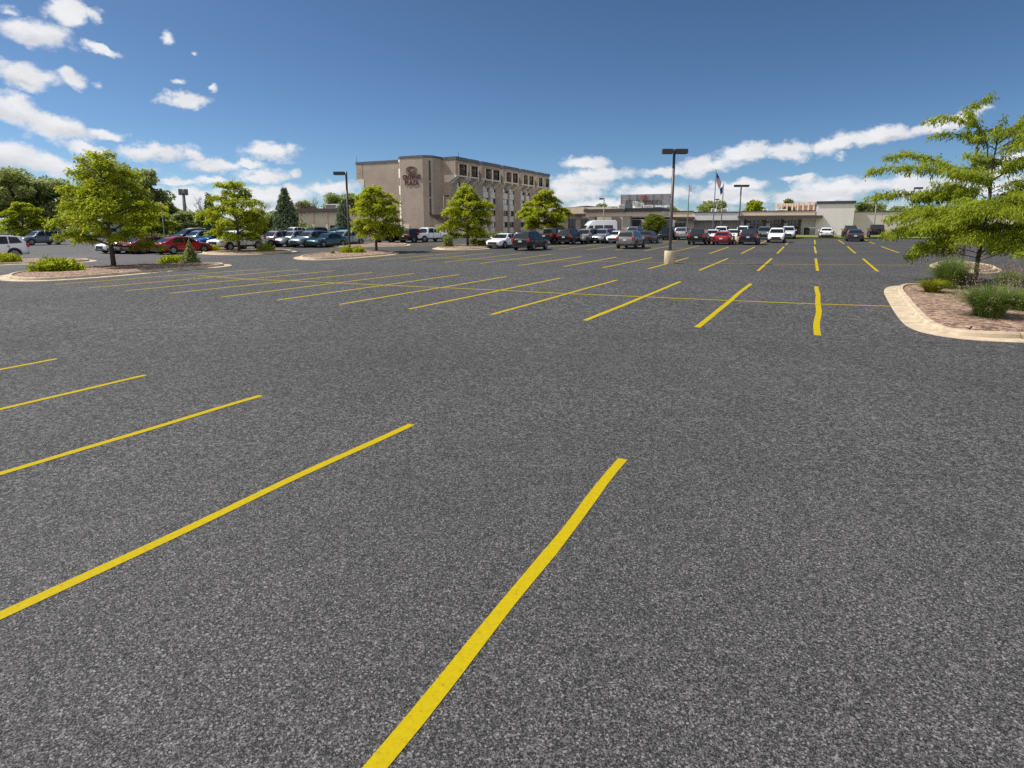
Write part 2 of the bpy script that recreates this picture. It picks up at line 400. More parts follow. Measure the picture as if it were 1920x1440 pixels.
    SH = [(55, 72, 90, 18, -4), (30, 222, 110, 18, -18), (130, 252, 90, 12, -8), (40, 312, 130, 20, -12), (300, 297, 90, 10, 0), (512, 298, 60, 10, 3), (400, 320, 60, 8, 0),
          (1095, 318, 50, 7, 0), (1120, 342, 90, 10, 0), (1350, 322, 90, 10, 5), (1420, 306, 90, 10, 3), (1560, 290, 80, 10, 6), (1680, 262, 90, 9, 6), (1400, 366, 150, 12, 0), (1600, 366, 160, 14, 0), (1750, 372, 120, 14, 0), (45, 150, 80, 10, -8), (500, 380, 160, 10, 0), (1100, 372, 120, 10, 0)]
    shf = None
    for c in SH:
        b = blob(*c, WD); shf = b if shf is None else M('MAXIMUM', shf, b)
    sz = N.new('ShaderNodeSeparateXYZ'); L.new(D, sz.inputs[0])
    # thin broken cloud low all round, and unseen cloud added behind the camera for fill light
    low = rng(sz.outputs[2], .01, .065, .34, 0.)
    fld = M('MAXIMUM', fld, low)
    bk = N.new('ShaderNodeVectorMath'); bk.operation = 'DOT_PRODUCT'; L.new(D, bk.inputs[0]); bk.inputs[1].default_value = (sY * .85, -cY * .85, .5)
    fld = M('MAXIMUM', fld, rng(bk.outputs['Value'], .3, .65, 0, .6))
    n = N.new('ShaderNodeTexNoise'); n.inputs['Scale'].default_value = 24; n.inputs['Detail'].default_value = 10; n.inputs['Roughness'].default_value = .66; L.new(mp.outputs[0], n.inputs['Vector'])
    nn = M('SUBTRACT', n.outputs['Fac'], .5)
    f2 = M('ADD', fld, M('MULTIPLY', nn, 1.45))
    gate = rng(fld, .0, .12, 0, 1, True)
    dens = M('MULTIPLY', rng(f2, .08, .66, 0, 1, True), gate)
    n2 = N.new('ShaderNodeTexNoise'); n2.inputs['Scale'].default_value = 18; n2.inputs['Detail'].default_value = 6
    m2 = N.new('ShaderNodeMapping'); m2.inputs['Scale'].default_value = (1, 1, 1.8); m2.inputs['Location'].default_value = (.0, 0, -.02); L.new(D, m2.inputs[0]); L.new(m2.outputs[0], n2.inputs['Vector'])
    shade = M('MULTIPLY', M('ADD', M('MULTIPLY', shf, .55), rng(n2.outputs['Fac'], .45, .72, 0, .4)), .62)
    br = N.new('ShaderNodeMix'); br.data_type = 'RGBA'; L.new(shade, br.inputs[0])
    K = .93 / STR / 2 ** EXPO
    br.inputs[6].default_value = (.92 * K, .93 * K, .96 * K, 1); br.inputs[7].default_value = (.36 * K, .40 * K, .48 * K, 1)
    tint = N.new('ShaderNodeMix'); tint.data_type = 'RGBA'; tint.blend_type = 'MULTIPLY'; tint.inputs[0].default_value = 1; tint.inputs[7].default_value = SKYTINT
    gm = N.new('ShaderNodeGamma'); gm.inputs[1].default_value = SKYP[3]; L.new(sky.outputs[0], gm.inputs[0]); L.new(gm.outputs[0], tint.inputs[6])
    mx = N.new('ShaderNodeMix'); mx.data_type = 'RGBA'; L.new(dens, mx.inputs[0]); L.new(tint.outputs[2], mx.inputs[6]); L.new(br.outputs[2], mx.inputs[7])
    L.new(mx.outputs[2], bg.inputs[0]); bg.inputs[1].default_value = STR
    w.cycles.sampling_method = 'MANUAL'; w.cycles.sample_map_resolution = 512
SKYTINT = (.66, .785, .80, 1)
SKYP = (.6, .7, 3.0, 1.12)
build_world()

# ------------------------------------------------------------------ ground, lot and markings
def sheet(name, x0, x1, ys, dz, material, nx=1):
    mb = MB(); xs = [x0 + (x1 - x0) * i / nx for i in range(nx + 1)]
    v = [(x, y, gz(y) + dz) for y in ys for x in xs]; k = nx + 1
    f = [(r * k + c, r * k + c + 1, (r + 1) * k + c + 1, (r + 1) * k + c) for r in range(len(ys) - 1) for c in range(nx)]
    mb.add(v, f, 0, True); o = mb.obj(name, material, fix=False); o['kind'] = 'structure'; return o
YS = [-40, -10, 0] + list(range(3, 106, 3)) + [112, 124]
sheet('ground', -4000, 4000, [-300] + YS + [500, 1500, 4500], -.06, FIELD)
LOT = sheet('parking_lot', -150, 80, YS, 0, ASPH)
LAWN = sheet('lawn', -3.5, 60, [G(1500, 445.2).y, 96, 100, 104, 108, 112, 118, 124], .1, GRASSM)

NLINES = [0]
def stripe(a, b, w, dz=.004, name='stall_line', wob=0., taper=(1, 1), seed=0):
    a, b = Vector(a), Vector(b); L = (b - a).length; n = max(2, int(L / (.35 if wob else 1.0)))
    rr = random.Random(seed); t = (b - a) / L; s = Vector((t.y, -t.x, 0)); mb = MB(); v = []; off = 0.
    ph = rr.uniform(0, 6)
    for i in range(n + 1):
        u = i / n; p = a + (b - a) * u
        off = wob * (math.sin(u * 5 + ph) * .6 + math.sin(u * 13 + ph * 2) * .3) * math.sin(math.pi * min(1, u * 1.0))
        ww = w * (taper[0] + (taper[1] - taper[0]) * u) * (1 + (rr.uniform(-.05, .05) if wob else 0))
        for sg in (-1, 1):
            q = p + s * (off + sg * ww / 2); v.append((q.x, q.y, gz(q.y) + dz))
    f = [(2 * i, 2 * i + 1, 2 * i + 3, 2 * i + 2) for i in range(n)]
    mb.add(v, f); o = mb.obj(name, YEL, LOT, fix=False); NLINES[0] += 1; return o

R1n = [(1533, 629), (1307, 614), (1097, 601), (921, 590), (767, 579.5), (636, 571), (519, 563), (415, 557), (318, 550), (234, 545.5), (166, 540), (104, 533)]
R1f = [(1531, 537), (1408, 532), (1276, 528), (1157, 525), (1050, 521.5), (950, 518.5), (860, 515), (776, 513), (697, 511), (628, 507.5), (560, 505.5), (500, 504)]
for i, (a, b) in enumerate(zip(R1n, R1f)): stripe(G(*a), G(*b), .15 if i < 3 else .135, wob=.09 if i == 0 else .03, seed=i)
for i, (a, b) in enumerate([((703, 1430), (1168, 861)), ((-40, 1173), (772, 796)), ((-60, 905.5), (489, 742)), ((-60, 781), (273, 703.5)), ((-60, 704), (106, 673))]):
    A, B = G(*a), G(*b)
    if i == 0: A = A + (A - B) * .35
    else: A = A + (A - B) * .25
    stripe(A, B, .105, wob=.05 if i == 0 else .035, seed=20 + i)
R2 = [((1533, 508), (1529.5, 484.5)), ((1421, 508), (1447, 484.5)), ((1311, 507), (1365, 484.5)), ((1216, 504), (1291, 483)), ((1130, 502), (1222, 483)), ((1056, 500), (1156, 482)), ((972, 498), (1090, 481)), ((1646, 509), (1618, 485))]
R3 = [((1530, 475), (1527, 462)), ((1457, 475.5), (1470, 462.5)), ((1390, 475.5), (1415, 463)), ((1330, 475.5), (1366, 463)), ((1604, 475), (1589, 462)), ((1685, 474), (1652, 462))]
R4 = [((1528, 458), (1527.5, 450)), ((1473, 459), (1480, 453)), ((1583, 457.5), (1572, 450)), ((1640, 457.5), (1622, 450))]
for a, b in R2 + R3 + R4: stripe(G(*a), G(*b), .15)
X0, W = .37, 2.743
for k in range(7, 14): stripe((X0 - W * k, 33.8, 0), (X0 - W * k, 45.8, 0), .13)
for k in range(4, 17): stripe((X0 - W * k, 54.1, 0), (X0 - W * k, 66.8, 0), .13)
for k in range(2, 16): stripe((X0 - W * k, 74.1, 0), (X0 - W * k, 85, 0), .13)
def polystripe(pts, w):
    mb = MB(); v = []
    P = [G(*p) for p in pts]
    Q = []
    for a, b in zip(P, P[1:]):
        n = max(1, int((b - a).length / 2)); Q += [a + (b - a) * i / n for i in range(n)]
    Q.append(P[-1])
    for i, p in enumerate(Q):
        t = (Q[min(i + 1, len(Q) - 1)] - Q[max(i - 1, 0)]).normalized(); s = Vector((t.y, -t.x, 0))
        for sg in (-1, 1): q = p + s * sg * w / 2; v.append((q.x, q.y, gz(q.y) + .008))
    mb.add(v, [(2 * i, 2 * i + 1, 2 * i + 3, 2 * i + 2) for i in range(len(Q) - 1)]); mb.obj('bay_divider_line', YEL, LOT, fix=False)
polystripe([(372, 517), (466, 524), (544, 527), (632, 531), (726, 535.3), (826, 539.5), (945, 545), (1065, 551), (1210, 557), (1370, 564), (1533, 570.5), (1684, 575)], .13)
polystripe([(800, 483), (900, 486.5), (1010, 488), (1130, 490.5), (1250, 493), (1400, 495.3), (1550, 496.5), (1715, 497.5)], .14)
stripe((X0 - W * 16, 60.4, 0), (X0 + W * 2.6, 60.4, 0), .13, .008, 'bay_divider_line')
stripe((X0 - W * 15, 79.5, 0), (X0 + W * 2.2, 79.5, 0), .13, .008, 'bay_divider_line')
stripe((-52.5, 48.5, 0), (-52.5, 59, 0), .13); stripe((-50, 48, 0), (-50, 59, 0), .13)

# ------------------------------------------------------------------ kerbed planting islands
def smooth_loop(P, it=2):
    for _ in range(it):
        Q = []
        for i in range(len(P)):
            a, b = P[i], P[(i + 1) % len(P)]
            Q += [a * .75 + b * .25, a * .25 + b * .75]
        P = Q
    return P
def offset(P, d):                                          # P counter-clockwise, d > 0 grows
    n = len(P); out = []
    for i in range(n):
        t = (P[(i + 1) % n] - P[i - 1]).normalized(); out.append(P[i] + Vector((t.y, -t.x, 0)) * d)
    return out
def ring(mb, A, B, za, zb, mi, sm=False):
    n = len(A); v = [(p.x, p.y, gz(p.y) + za) for p in A] + [(p.x, p.y, gz(p.y) + zb) for p in B]
    mb.add(v, [(i, (i + 1) % n, n + (i + 1) % n, n + i) for i in range(n)], mi, sm)
def island(pix, label, gut=.42, world=None, it=2, soil=None):
    P = [Vector((p.x, p.y, 0)) for p in ([G(*q) for q in pix] if world is None else [Vector((*w, 0)) for w in world])]
    area = sum(P[i - 1].x * P[i].y - P[i].x * P[i - 1].y for i in range(len(P)))
    if area < 0: P.reverse()
    P = smooth_loop(P, it)
    root = thing('planting_island', label, 'traffic island', group='kerbed islands in the parking lot')
    g = MB(); ring(g, offset(P, gut), P, .010, .022, 0); ring(g, offset(P, gut), offset(P, gut + .004), .010, -.03, 0); g.obj('gutter', CONC, root, fix=False)
    k = MB(); a, b, c, d = offset(P, .0), offset(P, -.03), offset(P, -.06), offset(P, -.19)
    ring(k, a, b, .0, .105, 0, True); ring(k, b, c, .105, .14, 0, True); ring(k, c, d, .14, .14, 0, True); ring(k, d, offset(P, -.195), .14, .05, 0)
    k.obj('kerb', CONC, root, fix=False)
    O, I1, I2, I3 = offset(P, gut - .01), offset(P, .006), offset(P, -.031), offset(P, -.185); acc = 0.; nxt = 1.2
    for i in range(len(P) - 1):
        acc += (P[i + 1] - P[i]).length
        if acc < nxt: continue
        nxt += 3.0; t = (P[i + 1] - P[i]).normalized() * .008
        pts = [(O[i], .014), (I1[i], .027), (I1[i], .03), (I2[i], .109), (offset(P, -.06)[i], .1435), (I3[i], .1435)]
        v = [(q.x + k * t.x, q.y + k * t.y, gz(q.y) + z) for q, z in pts for k in (-1, 1)]
        jn = MB(); jn.add(v, [(2 * a, 2 * a + 1, 2 * a + 3, 2 * a + 2) for a in range(len(pts) - 1)]); jn.obj('expansion_joint', DIRT, root, fix=False)
    m = MB(); e = offset(P, -.19); f = offset(P, -.7)
    ring(m, e, f, .09, .16, 0, True)
    bm = bmesh.new(); vs = [bm.verts.new((p.x, p.y, gz(p.y) + .16)) for p in f]; bm.faces.new(vs); bmesh.ops.triangulate(bm, faces=bm.faces)
    vi = {v: i for i, v in enumerate(bm.verts)}; m.add([v.co[:] for v in bm.verts], [[vi[v] for v in q.verts] for q in bm.faces]); bm.free()
    m.obj('mulch_bed', soil or MULCH, root)
    return root
island([(1676, 543), (1696, 572), (1718, 600), (1742, 619), (1790, 630), (1850, 635), (1920, 637), (2040, 636), (2140, 622), (2150, 598), (2040, 574), (1920, 559), (1810, 543), (1700, 536)], 'nearest kerbed island at right edge with mulch, tree and grasses', .40)
island([(1748, 499), (1760, 503), (1795, 509), (1840, 513), (1872, 510), (1868, 502), (1825, 495), (1780, 492), (1755, 494)], 'small kerbed island with pinkish gravel behind the right tree', .2)
island([(10, 520), (20, 525), (60, 527), (130, 524), (230, 516), (330, 507), (410, 500.5), (424, 498), (410, 495.5), (330, 496.5), (200, 501), (90, 508), (30, 514)], 'long kerbed island carrying the large yellow-green left tree')
island([(-120, 505), (0, 496.5), (90, 494), (160, 491.5), (172, 489), (150, 487), (60, 487), (-100, 489)], 'kerbed island beside white SUV at the left edge')
island([(372, 475), (400, 477.5), (450, 478), (510, 475.5), (545, 473), (550, 471), (520, 469), (450, 468.5), (390, 470.5)], 'kerbed island in front of the white pickup truck')
island([(556, 484), (575, 487.5), (620, 487), (680, 482), (735, 477.5), (742, 474), (700, 471), (640, 473), (580, 479)], 'kerbed island with lamp post and bright tree before hotel', soil=None)
island([(612, 463.5), (660, 463.5), (720, 462), (762, 461), (764, 457.5), (700, 457), (640, 459)], 'narrow kerbed island behind the lamp post by parked cars')
island([(812, 466), (832, 469), (880, 468.5), (915, 466), (928, 463), (905, 459.5), (850, 461)], 'kerbed island with shrubs left of the white sedan')
# ------------------------------------------------------------------ vegetation
def place(px, py):                                         # ground point and heading with local +x to the picture's right, +y away
    p = G(px, py); a = math.atan2(p.y, p.x); return p, a - math.pi / 2

def interp(poly, n):
    P = [np.array(p, float) for p in poly]; seg = [np.linalg.norm(b - a) for a, b in zip(P, P[1:])]; tot = sum(seg)
    out = []
    for i in range(n + 1):
        d = tot * i / n; k = 0
        while k < len(seg) - 1 and d > seg[k]: d -= seg[k]; k += 1
        out.append(P[k] + (P[k + 1] - P[k]) * min(1, d / max(seg[k], 1e-6)))
    return out, tot

class Tree:
    def __init__(s, seed): s.rng = np.random.default_rng(seed); s.r = random.Random(seed); s.wood = MB(); s.P = []; s.D = []; s.Ln = []; s.Wd = []
    hang = .12
    def leaves_along(s, poly, per_m, size, spread, start=.15):
        pts, tot = interp(poly, max(3, int(len(poly) * 2)))
        n = max(1, int(tot * per_m)); t = start + (1 - start) * s.rng.random(n); idx = t * (len(pts) - 1); i0 = np.minimum(idx.astype(int), len(pts) - 2); fr = (idx - i0)[:, None]
        A = np.array(pts); p = A[i0] * (1 - fr) + A[i0 + 1] * fr; d = A[i0 + 1] - A[i0]; d /= np.linalg.norm(d, axis=1)[:, None]
        side = np.cross(d, [0, 0, 1.]); sg = s.rng.choice([-1., 1.], n)[:, None]
        D = d * .5 + side * sg * .9 + s.rng.normal(size=(n, 3)) * .45; D[:, 2] -= s.hang
        s.P.append(p + s.rng.normal(size=(n, 3)) * spread); s.D.append(D)
        L = size * s.rng.uniform(.65, 1.3, n); s.Ln.append(L); s.Wd.append(L * s.rng.uniform(.3, .5, n))
    def limb(s, poly, r0, r1, n=6):
        pts, _ = interp(poly, max(3, len(poly) * 2 - 1)); k = len(pts)
        s.wood.tube(pts, [r0 + (r1 - r0) * (i / (k - 1)) for i in range(k)], n)
    def branch(s, poly, r0, twigs, per_m, size, spread, tw=.34, flat=.12, own=.35, bare=6):
        """a limb with side twigs lying in a flat spray"""
        s.limb(poly, r0, r0 * .25, 5)
        pts, tot = interp(poly, 24)
        s.leaves_along(pts[bare:], per_m * .7, size, spread, 0)
        for j in range(twigs):
            t = own + (1 - own) * (j + s.r.random()) / twigs; k = min(23, int(t * 24)); p = pts[k]; d = pts[k + 1] - pts[k]; d = d / np.linalg.norm(d)
            side = np.cross(d, [0, 0, 1.]); side /= max(np.linalg.norm(side), 1e-6)
            sg = 1 if j % 2 else -1; a = s.r.uniform(.6, 1.2)
            v = d * math.cos(a) + side * sg * math.sin(a); v[2] += s.r.uniform(-flat, flat)
            L = tot * tw * (1.15 - .75 * t) * s.r.uniform(.7, 1.25)
            e = p + v * L; m = p + v * L * .55 + np.array([0, 0, .06 * L]); e[2] -= .08 * L
            s.limb([p, m, e], max(.006, r0 * .28), .004, 3)
            s.leaves_along([p, m, e], per_m, size, spread, .1)
    def finish(s, name, label, px, py, leafm, barkm, group, cat='tree', flat=.6, droop=.25, trunk='trunk', rz=0., loc=None, lift=0., scale=1.0):
        if loc is None: p, a = place(px, py)
        else: p, a = Vector(loc), math.atan2(loc[1], loc[0]) - math.pi / 2
        p.z += lift
        root = thing(name, label, cat, p, a + rz, group); root.scale = (scale,) * 3
        s.wood.obj(trunk, barkm, root, fix=False)
        V = leaf_quads(np.concatenate(s.P), np.concatenate(s.D), np.concatenate(s.Ln), np.concatenate(s.Wd), s.rng, droop, flat)
        link('crown', quads_mesh('crown', V, leafm), root)
        return root

def locust(seed, h, rad, th, nb, per_m, size, lean=0., prof=None):
    """layered honey-locust habit: near-horizontal boughs on a slim leader"""
    t = Tree(seed); r = t.r
    lead = [(0, 0, 0), (lean * .1, 0, h * .12), (lean * .35, r.uniform(-.1, .1), h * .35), (lean * .7 + r.uniform(-.15, .15), r.uniform(-.15, .15), h * .65), (lean, 0, h * .95)]
    t.limb(lead, .02 * h + .01, .012, 8)
    L, _ = interp(lead, 40)
    prof = prof or (lambda u: (.82 + .3 * u) if u < .35 else (.93 - (u - .35) * 1.12))
    for i in range(nb):
        u = (i + .5) / nb; z = th + (h * .93 - th) * u; b = L[min(40, int(z / (h * .95) * 40))]
        az = i * 2.399 + r.uniform(-.4, .4); ln = rad * max(.16, prof(u)) * r.uniform(.72, 1.12)
        el = .1 + u * .75 + r.uniform(-.25, .25); d = np.array([math.cos(az), math.sin(az), 0.])
        p0 = np.array(b); p1 = p0 + d * ln * .4 + np.array([0, 0, ln * .4 * math.tan(min(el, .95))]); p2 = p0 + d * ln * .75 + np.array([0, 0, ln * .5 * math.tan(min(el, .95)) + .06 * ln])
        p3 = p0 + d * ln + np.array([0, 0, ln * .5 * math.tan(min(el, .95)) - .04 * ln])
        t.branch([p0, p1, p2, p3], .011 * h * (1 - u * .6), int(7 + ln * 2.2), per_m * 1.15, size * .85, .10, flat=.4)
    return t

def big_right_tree():
    t = Tree(11); r = t.r; t.hang = .5
    lead = [(0, 0, 0), (-.02, 0, 1.0), (.06, .05, 2.2), (.12, 0, 3.4), (.05, -.05, 4.6), (.1, 0, 5.6)]
    t.limb(lead, .09, .025, 9)
    t.limb([(.12, 0, 3.3), (-.05, .1, 4.3), (-.15, 0, 5.2), (-.25, .1, 5.9)], .045, .02, 6)
    B = [([(0, 0, 4.1), (-1, .2, 4.5), (-2, .4, 5.1), (-3, .3, 5.35), (-3.7, .2, 5.25)], .045, 15), ([(-1, .2, 4.5), (-2.4, -.5, 4.75), (-3.4, -.7, 4.75), (-4.2, -.8, 4.65)], .025, 13),
         ([(-.2, 0, 5.5), (-.55, .1, 6.2), (-1.0, .1, 6.9), (-.7, .2, 7.2), (-.2, .2, 7.4)], .03, 10), ([(-.55, .1, 6.2), (-1.2, 0, 6.6), (-1.8, -.1, 6.75), (-2.4, -.2, 6.55)], .02, 9), ([(-.2, .1, 5.8), (-.9, .3, 6.0), (-1.6, .4, 6.1), (-2.2, .4, 6.0)], .018, 7),
         ([(.1, 0, 5.5), (.9, .1, 6.35), (2.0, .2, 7.0), (3.3, .2, 7.6)], .035, 14), ([(.1, 0, 5.3), (1.0, -.3, 5.9), (2.4, -.5, 6.05), (3.3, -.6, 5.9)], .028, 13), ([(.1, 0, 5.5), (.1, .3, 6.2), (.3, .4, 6.6)], .02, 5),
         ([(.1, 0, 4.1), (1, .3, 4.8), (2.2, .5, 5.1), (3.4, .4, 5.2)], .035, 15), ([(.1, 0, 4.4), (.8, -.7, 4.7), (1.5, -1.2, 4.75)], .02, 8), ([(.05, 0, 3.2), (-1.4, -.4, 3.55), (-2.9, -.7, 3.65), (-4.1, -.8, 3.5)], .04, 16),
         ([(.1, 0, 3.1), (1.2, -.3, 3.9), (2.6, -.6, 4.1), (3.6, -.7, 4.0)], .035, 14), ([(.05, 0, 4.5), (-.3, 1.3, 5.0), (-.5, 2.3, 5.2)], .03, 9), ([(0, 0, 3.9), (-.8, -1.2, 4.3), (-1.4, -2.1, 4.4)], .03, 10)]
    for poly, r0, tw in B: t.branch(poly, r0, int(tw * 1.4), 100, .12, .08, tw=.25, own=.12, bare=3, flat=.3)
    for i in range(15):                                        # short inner boughs between the tiers
        u = (i + .5) / 15; z = 3.1 + 2.9 * u; az = i * 2.399 + 1.1; ln = (2.6 - 1.7 * u) * r.uniform(.5, 1.15); d = np.array([math.cos(az), math.sin(az), 0.]); el = r.uniform(.1, .7)
        p0 = np.array([.08, 0, z]); t.branch([p0, p0 + d * ln * .5 + np.array([0, 0, ln * .5 * el]), p0 + d * ln + np.array([0, 0, ln * .7 * el])], .016, 7, 70, .12, .09, tw=.4, own=.2, bare=5, flat=.35)
    for i in range(32):
        u = (i + .5) / 32; z = .85 + 2.4 * u; az = i * 2.399 + .3; ln = (3.5 - .35 * u) * r.uniform(.75, 1.12); d = np.array([math.cos(az), math.sin(az), 0.])
        rise = r.uniform(-.10, .30) + .1 * u; p0 = np.array([.05, 0, z])
        p1 = p0 + d * ln * .4 + np.array([0, 0, rise * ln * .8]); p2 = p0 + d * ln * .75 + np.array([0, 0, rise * ln]); p3 = p0 + d * ln + np.array([0, 0, rise * ln - .10 * ln])
        t.branch([p0, p1, p2, p3], .020, 17, 105, .12, .085, flat=.3)
    return t
big_right_tree().finish('honey_locust_tree', 'tall airy locust tree growing from mulch island at right edge', 1828, 533, NEARLOC, BARK, 'locust trees on the lot islands', droop=.45, flat=.5, lift=.1)
locust(3, 6.4, 3.15, 1.2, 44, 62, .22, -.15).finish('honey_locust_tree', 'broad yellow-green locust tree on the long left island with dark leaning trunk', 214, 503, LOCUST, BARK, 'locust trees on the lot islands', lift=.1)
locust(4, 6.2, 3.1, 1.0, 38, 46, .28).finish('honey_locust_tree', 'locust tree in front of the white pickup truck', 449, 473.5, LOCUST, BARK, 'locust trees on the lot islands', lift=.1)
locust(5, 5.6, 2.85, 1.2, 44, 56, .28).finish('honey_locust_tree', 'bright lime-green locust tree right of the lamp post before hotel end wall', 706, 473, LOCUST2, BARK, 'locust trees on the lot islands', lift=.1)
locust(6, 6.3, 3.2, 1.1, 42, 50, .32).finish('honey_locust_tree', 'bright locust tree in front of the hotel corner windows', 877, 463, LOCUST2, BARK, 'locust trees on the lot islands', lift=.05)
locust(7, 7.2, 4.2, 1.2, 46, 44, .4).finish('honey_locust_tree', 'bright locust tree at the far end of the hotel behind dark pickup', 1022, 446, LOCUST2, BARK, 'locust trees on the lot islands')
locust(8, 5.9, 3.8, 1.0, 36, 40, .4).finish('honey_locust_tree', 'small layered locust tree at far left behind grey car', 46, 448, LOCUST, BARK, 'locust trees on the lot islands')
locust(9, 5.0, 4.4, .8, 36, 40, .4).finish('honey_locust_tree', 'low spreading yellow-green tree behind left lot, right of the big island tree', 285, 447, LOCUST, BARK, 'locust trees on the lot islands')

def broad(seed, h, rad, th, blobs, leaves, size, flatten=.6, wood=True):
    t = Tree(seed); rng = t.rng; r = t.r
    t.limb([(0, 0, 0), (r.uniform(-.2, .2), 0, th), (r.uniform(-.4, .4), 0, h * .7)], .028 * h, .05, 7)
    for i in range(blobs):
        a = i * 2.399 + r.random(); u = r.random() ** .5; z = th + (h - th) * (.12 + .8 * r.random()); w = rad * math.sin(math.pi * min(.93, max(.12, (z - th) / (h - th)) ** .8)) ** .6
        c = np.array([math.cos(a) * w * u, math.sin(a) * w * u, z]); br = r.uniform(.2, .36) * rad
        t.limb([(0, 0, min(z * .6, th + (z - th) * .4)), tuple(c * .55 + np.array([0, 0, z * .32])), tuple(c)], .010 * h, .03, 4)
        n = int(leaves / blobs); d = rnd_unit(rng, n); rr = br * (rng.random(n) ** .4)[:, None]
        p = c + d * rr * np.array([1, 1, flatten])
        t.P.append(p); t.D.append(d + np.array([0, 0, -.25])); L = size * rng.uniform(.6, 1.3, n); t.Ln.append(L); t.Wd.append(L * rng.uniform(.5, .75, n))
    return t
def bgtree(seed, px, pytop, D, wpx, leafm, label, th=.25, blobs=34, leaves=9000, size=.5, group='trees along the lot edge', name='broadleaf_tree', bark=BARKG):
    q = atD(px, 430, D); base = Vector((q.x, q.y, gz(q.y))); k = FOC / cT
    top = atD(px, pytop, D); h = top.z - base.z; rad = wpx / 2 * D / KPX
    broad(seed, h, rad, h * th, blobs, leaves, size).finish(name, label, 0, 0, leafm, bark, group, flat=.3, droop=.1, loc=tuple(base))
bgtree(21, -50, 325, 112, 120, GREEN, 'big green tree at the far left cut by picture edge')
bgtree(22, 25, 314, 115, 110, GREEN, 'tall full green tree behind small locust at far left', blobs=44, leaves=11000)
bgtree(23, 80, 330, 118, 90, DEEP, 'dark green tree between tall tree and big locust at left', blobs=40)
bgtree(24, 150, 330, 120, 100, DEEP, 'dark green tree directly behind the big left locust')
bgtree(25, 225, 297, 112, 130, GREEN, 'tallest green tree rising above the big left locust', blobs=46, leaves=12000)
bgtree(26, 276, 318, 114, 80, DEEP, 'tall dark tree with open crown right of big left locust', th=.35, blobs=30, leaves=7000)
bgtree(27, 322, 378, 125, 50, GREEN, 'low green tree left of the cell tower', th=.15)
bgtree(28, 352, 398, 120, 60, DEEP, 'low dark bushy tree under the cell tower', th=.05, leaves=7000)
bgtree(29, 378, 396, 118, 55, DEEP, 'low dark bushy tree between cell tower and spruce', th=.05, leaves=7000)
bgtree(30, 490, 392, 118, 50, GREEN, 'light green bushy tree left of tall blue spruce', th=.1, leaves=7000)
bgtree(31, 515, 398, 122, 40, DEEP, 'dark bushy tree close beside the tall blue spruce', th=.05, leaves=6000)
bgtree(32, 572, 378, 150, 48, GREEN, 'light green tree peeking above beige annex roof, left one', th=.2)
bgtree(33, 632, 364, 165, 60, GREEN, 'rounded green tree peeking above annex roof beside hotel', th=.2)
bgtree(34, 662, 362, 160, 40, DEEP, 'dark green tree touching the hotel left edge', th=.2)
bgtree(35, 1037, 395, 190, 40, DEEP, 'small dark tree beyond far end of hotel', th=.2, leaves=4000, size=.7)
bgtree(36, 1130, 381, 170, 26, DEEP, 'dark tree top above lobby roof behind slim lamp', th=.2, leaves=3500, size=.7)
bgtree(37, 1255, 388, 190, 34, GREEN, 'yellow-green tree top right under the rooftop billboard', th=.2, leaves=4000, size=.7)
bgtree(38, 1335, 378, 185, 62, GREEN, 'wide green tree behind the flag poles', th=.2, leaves=6000, size=.7)
bgtree(39, 1411, 376, 165, 40, LOCUST, 'bright green rounded tree above the store roof', th=.2, leaves=5000, size=.7)
bgtree(40, 1474, 373, 185, 22, DEEP, 'small dark tree top behind rooftop screen', th=.2, leaves=3000, size=.7)
for i, (x, y, w, l) in enumerate([(1612, 380, 26, 'tree right beside the tall grey block'), (1640, 384, 44, 'wide tree over grey wall left of slim lamp'), (1680, 388, 40, 'low tree over the grey wall behind locust tip'), (1725, 389, 50, 'low tree over grey wall seen through the right locust'), (1790, 388, 70, 'tree over grey wall behind right locust trunk'), (1880, 386, 80, 'tree over grey wall at the right picture edge')]):
    bgtree(50 + i, x, y, 190, w, DEEP, 'dark green distant ' + l, th=.2, leaves=3500, size=.8)

for i in range(15):
    bgtree(130 + i, -60 + i * 44, 412 + (i * 7) % 9, 122 + (i * 5) % 7, 62, (DEEP, GREEN, DEEP)[i % 3], ['dark', 'mid green', 'dusky'][i % 3] + ' low thicket bush under the tree line, ' + ['far left edge', 'left of small locust', 'behind small locust', 'behind white edge SUV', 'behind far grey SUV', 'left behind big locust', 'behind big locust trunk', 'right behind big locust', 'behind low spreading tree', 'behind dark blue van', 'left of second locust', 'behind second locust', 'left of blue spruce', 'behind blue spruce', 'left of annex'][i], th=.03, blobs=16, leaves=3500, size=.5, group='thicket bushes under the tree line', name='thicket_bush')
def conifer(seed, px, pytop, D, wpx, label, leafm=NEEDLE, n=46, dens=1.0):
    q = atD(px, 430, D); base = Vector((q.x, q.y, gz(q.y))); h = atD(px, pytop, D).z - base.z; rad = wpx / 2 * D / KPX
    t = Tree(seed); r = t.r; t.limb([(0, 0, 0), (0, 0, h)], .018 * h, .02, 6)
    for i in range(n * 3):
        u = (i + .5) / (n * 3); z = h * (.06 + .93 * u); ln = rad * (1 - u) ** .85 * r.uniform(.75, 1.15) + .1; az = i * 2.399
        d = np.array([math.cos(az), math.sin(az), 0.]); p0 = np.array([0, 0, z]); e = p0 + d * ln + np.array([0, 0, -.28 * ln + .1]); m = p0 + d * ln * .6 + np.array([0, 0, -.08 * ln])
        t.limb([p0, m, e], .03, .01, 3); t.leaves_along([p0, m, e], 26 * dens, .5, .1, .1)
    t.finish('spruce_tree', label, 0, 0, leafm, BARK, 'spruces along the lot edge', loc=tuple(base), flat=.2, droop=.35)
conifer(61, 537, 352, 108, 58, 'tall blue-grey spruce left of the beige annex', n=56, dens=1.3)
conifer(62, 396, 362, 118, 36, 'dark spruce between cell tower and locust tree')
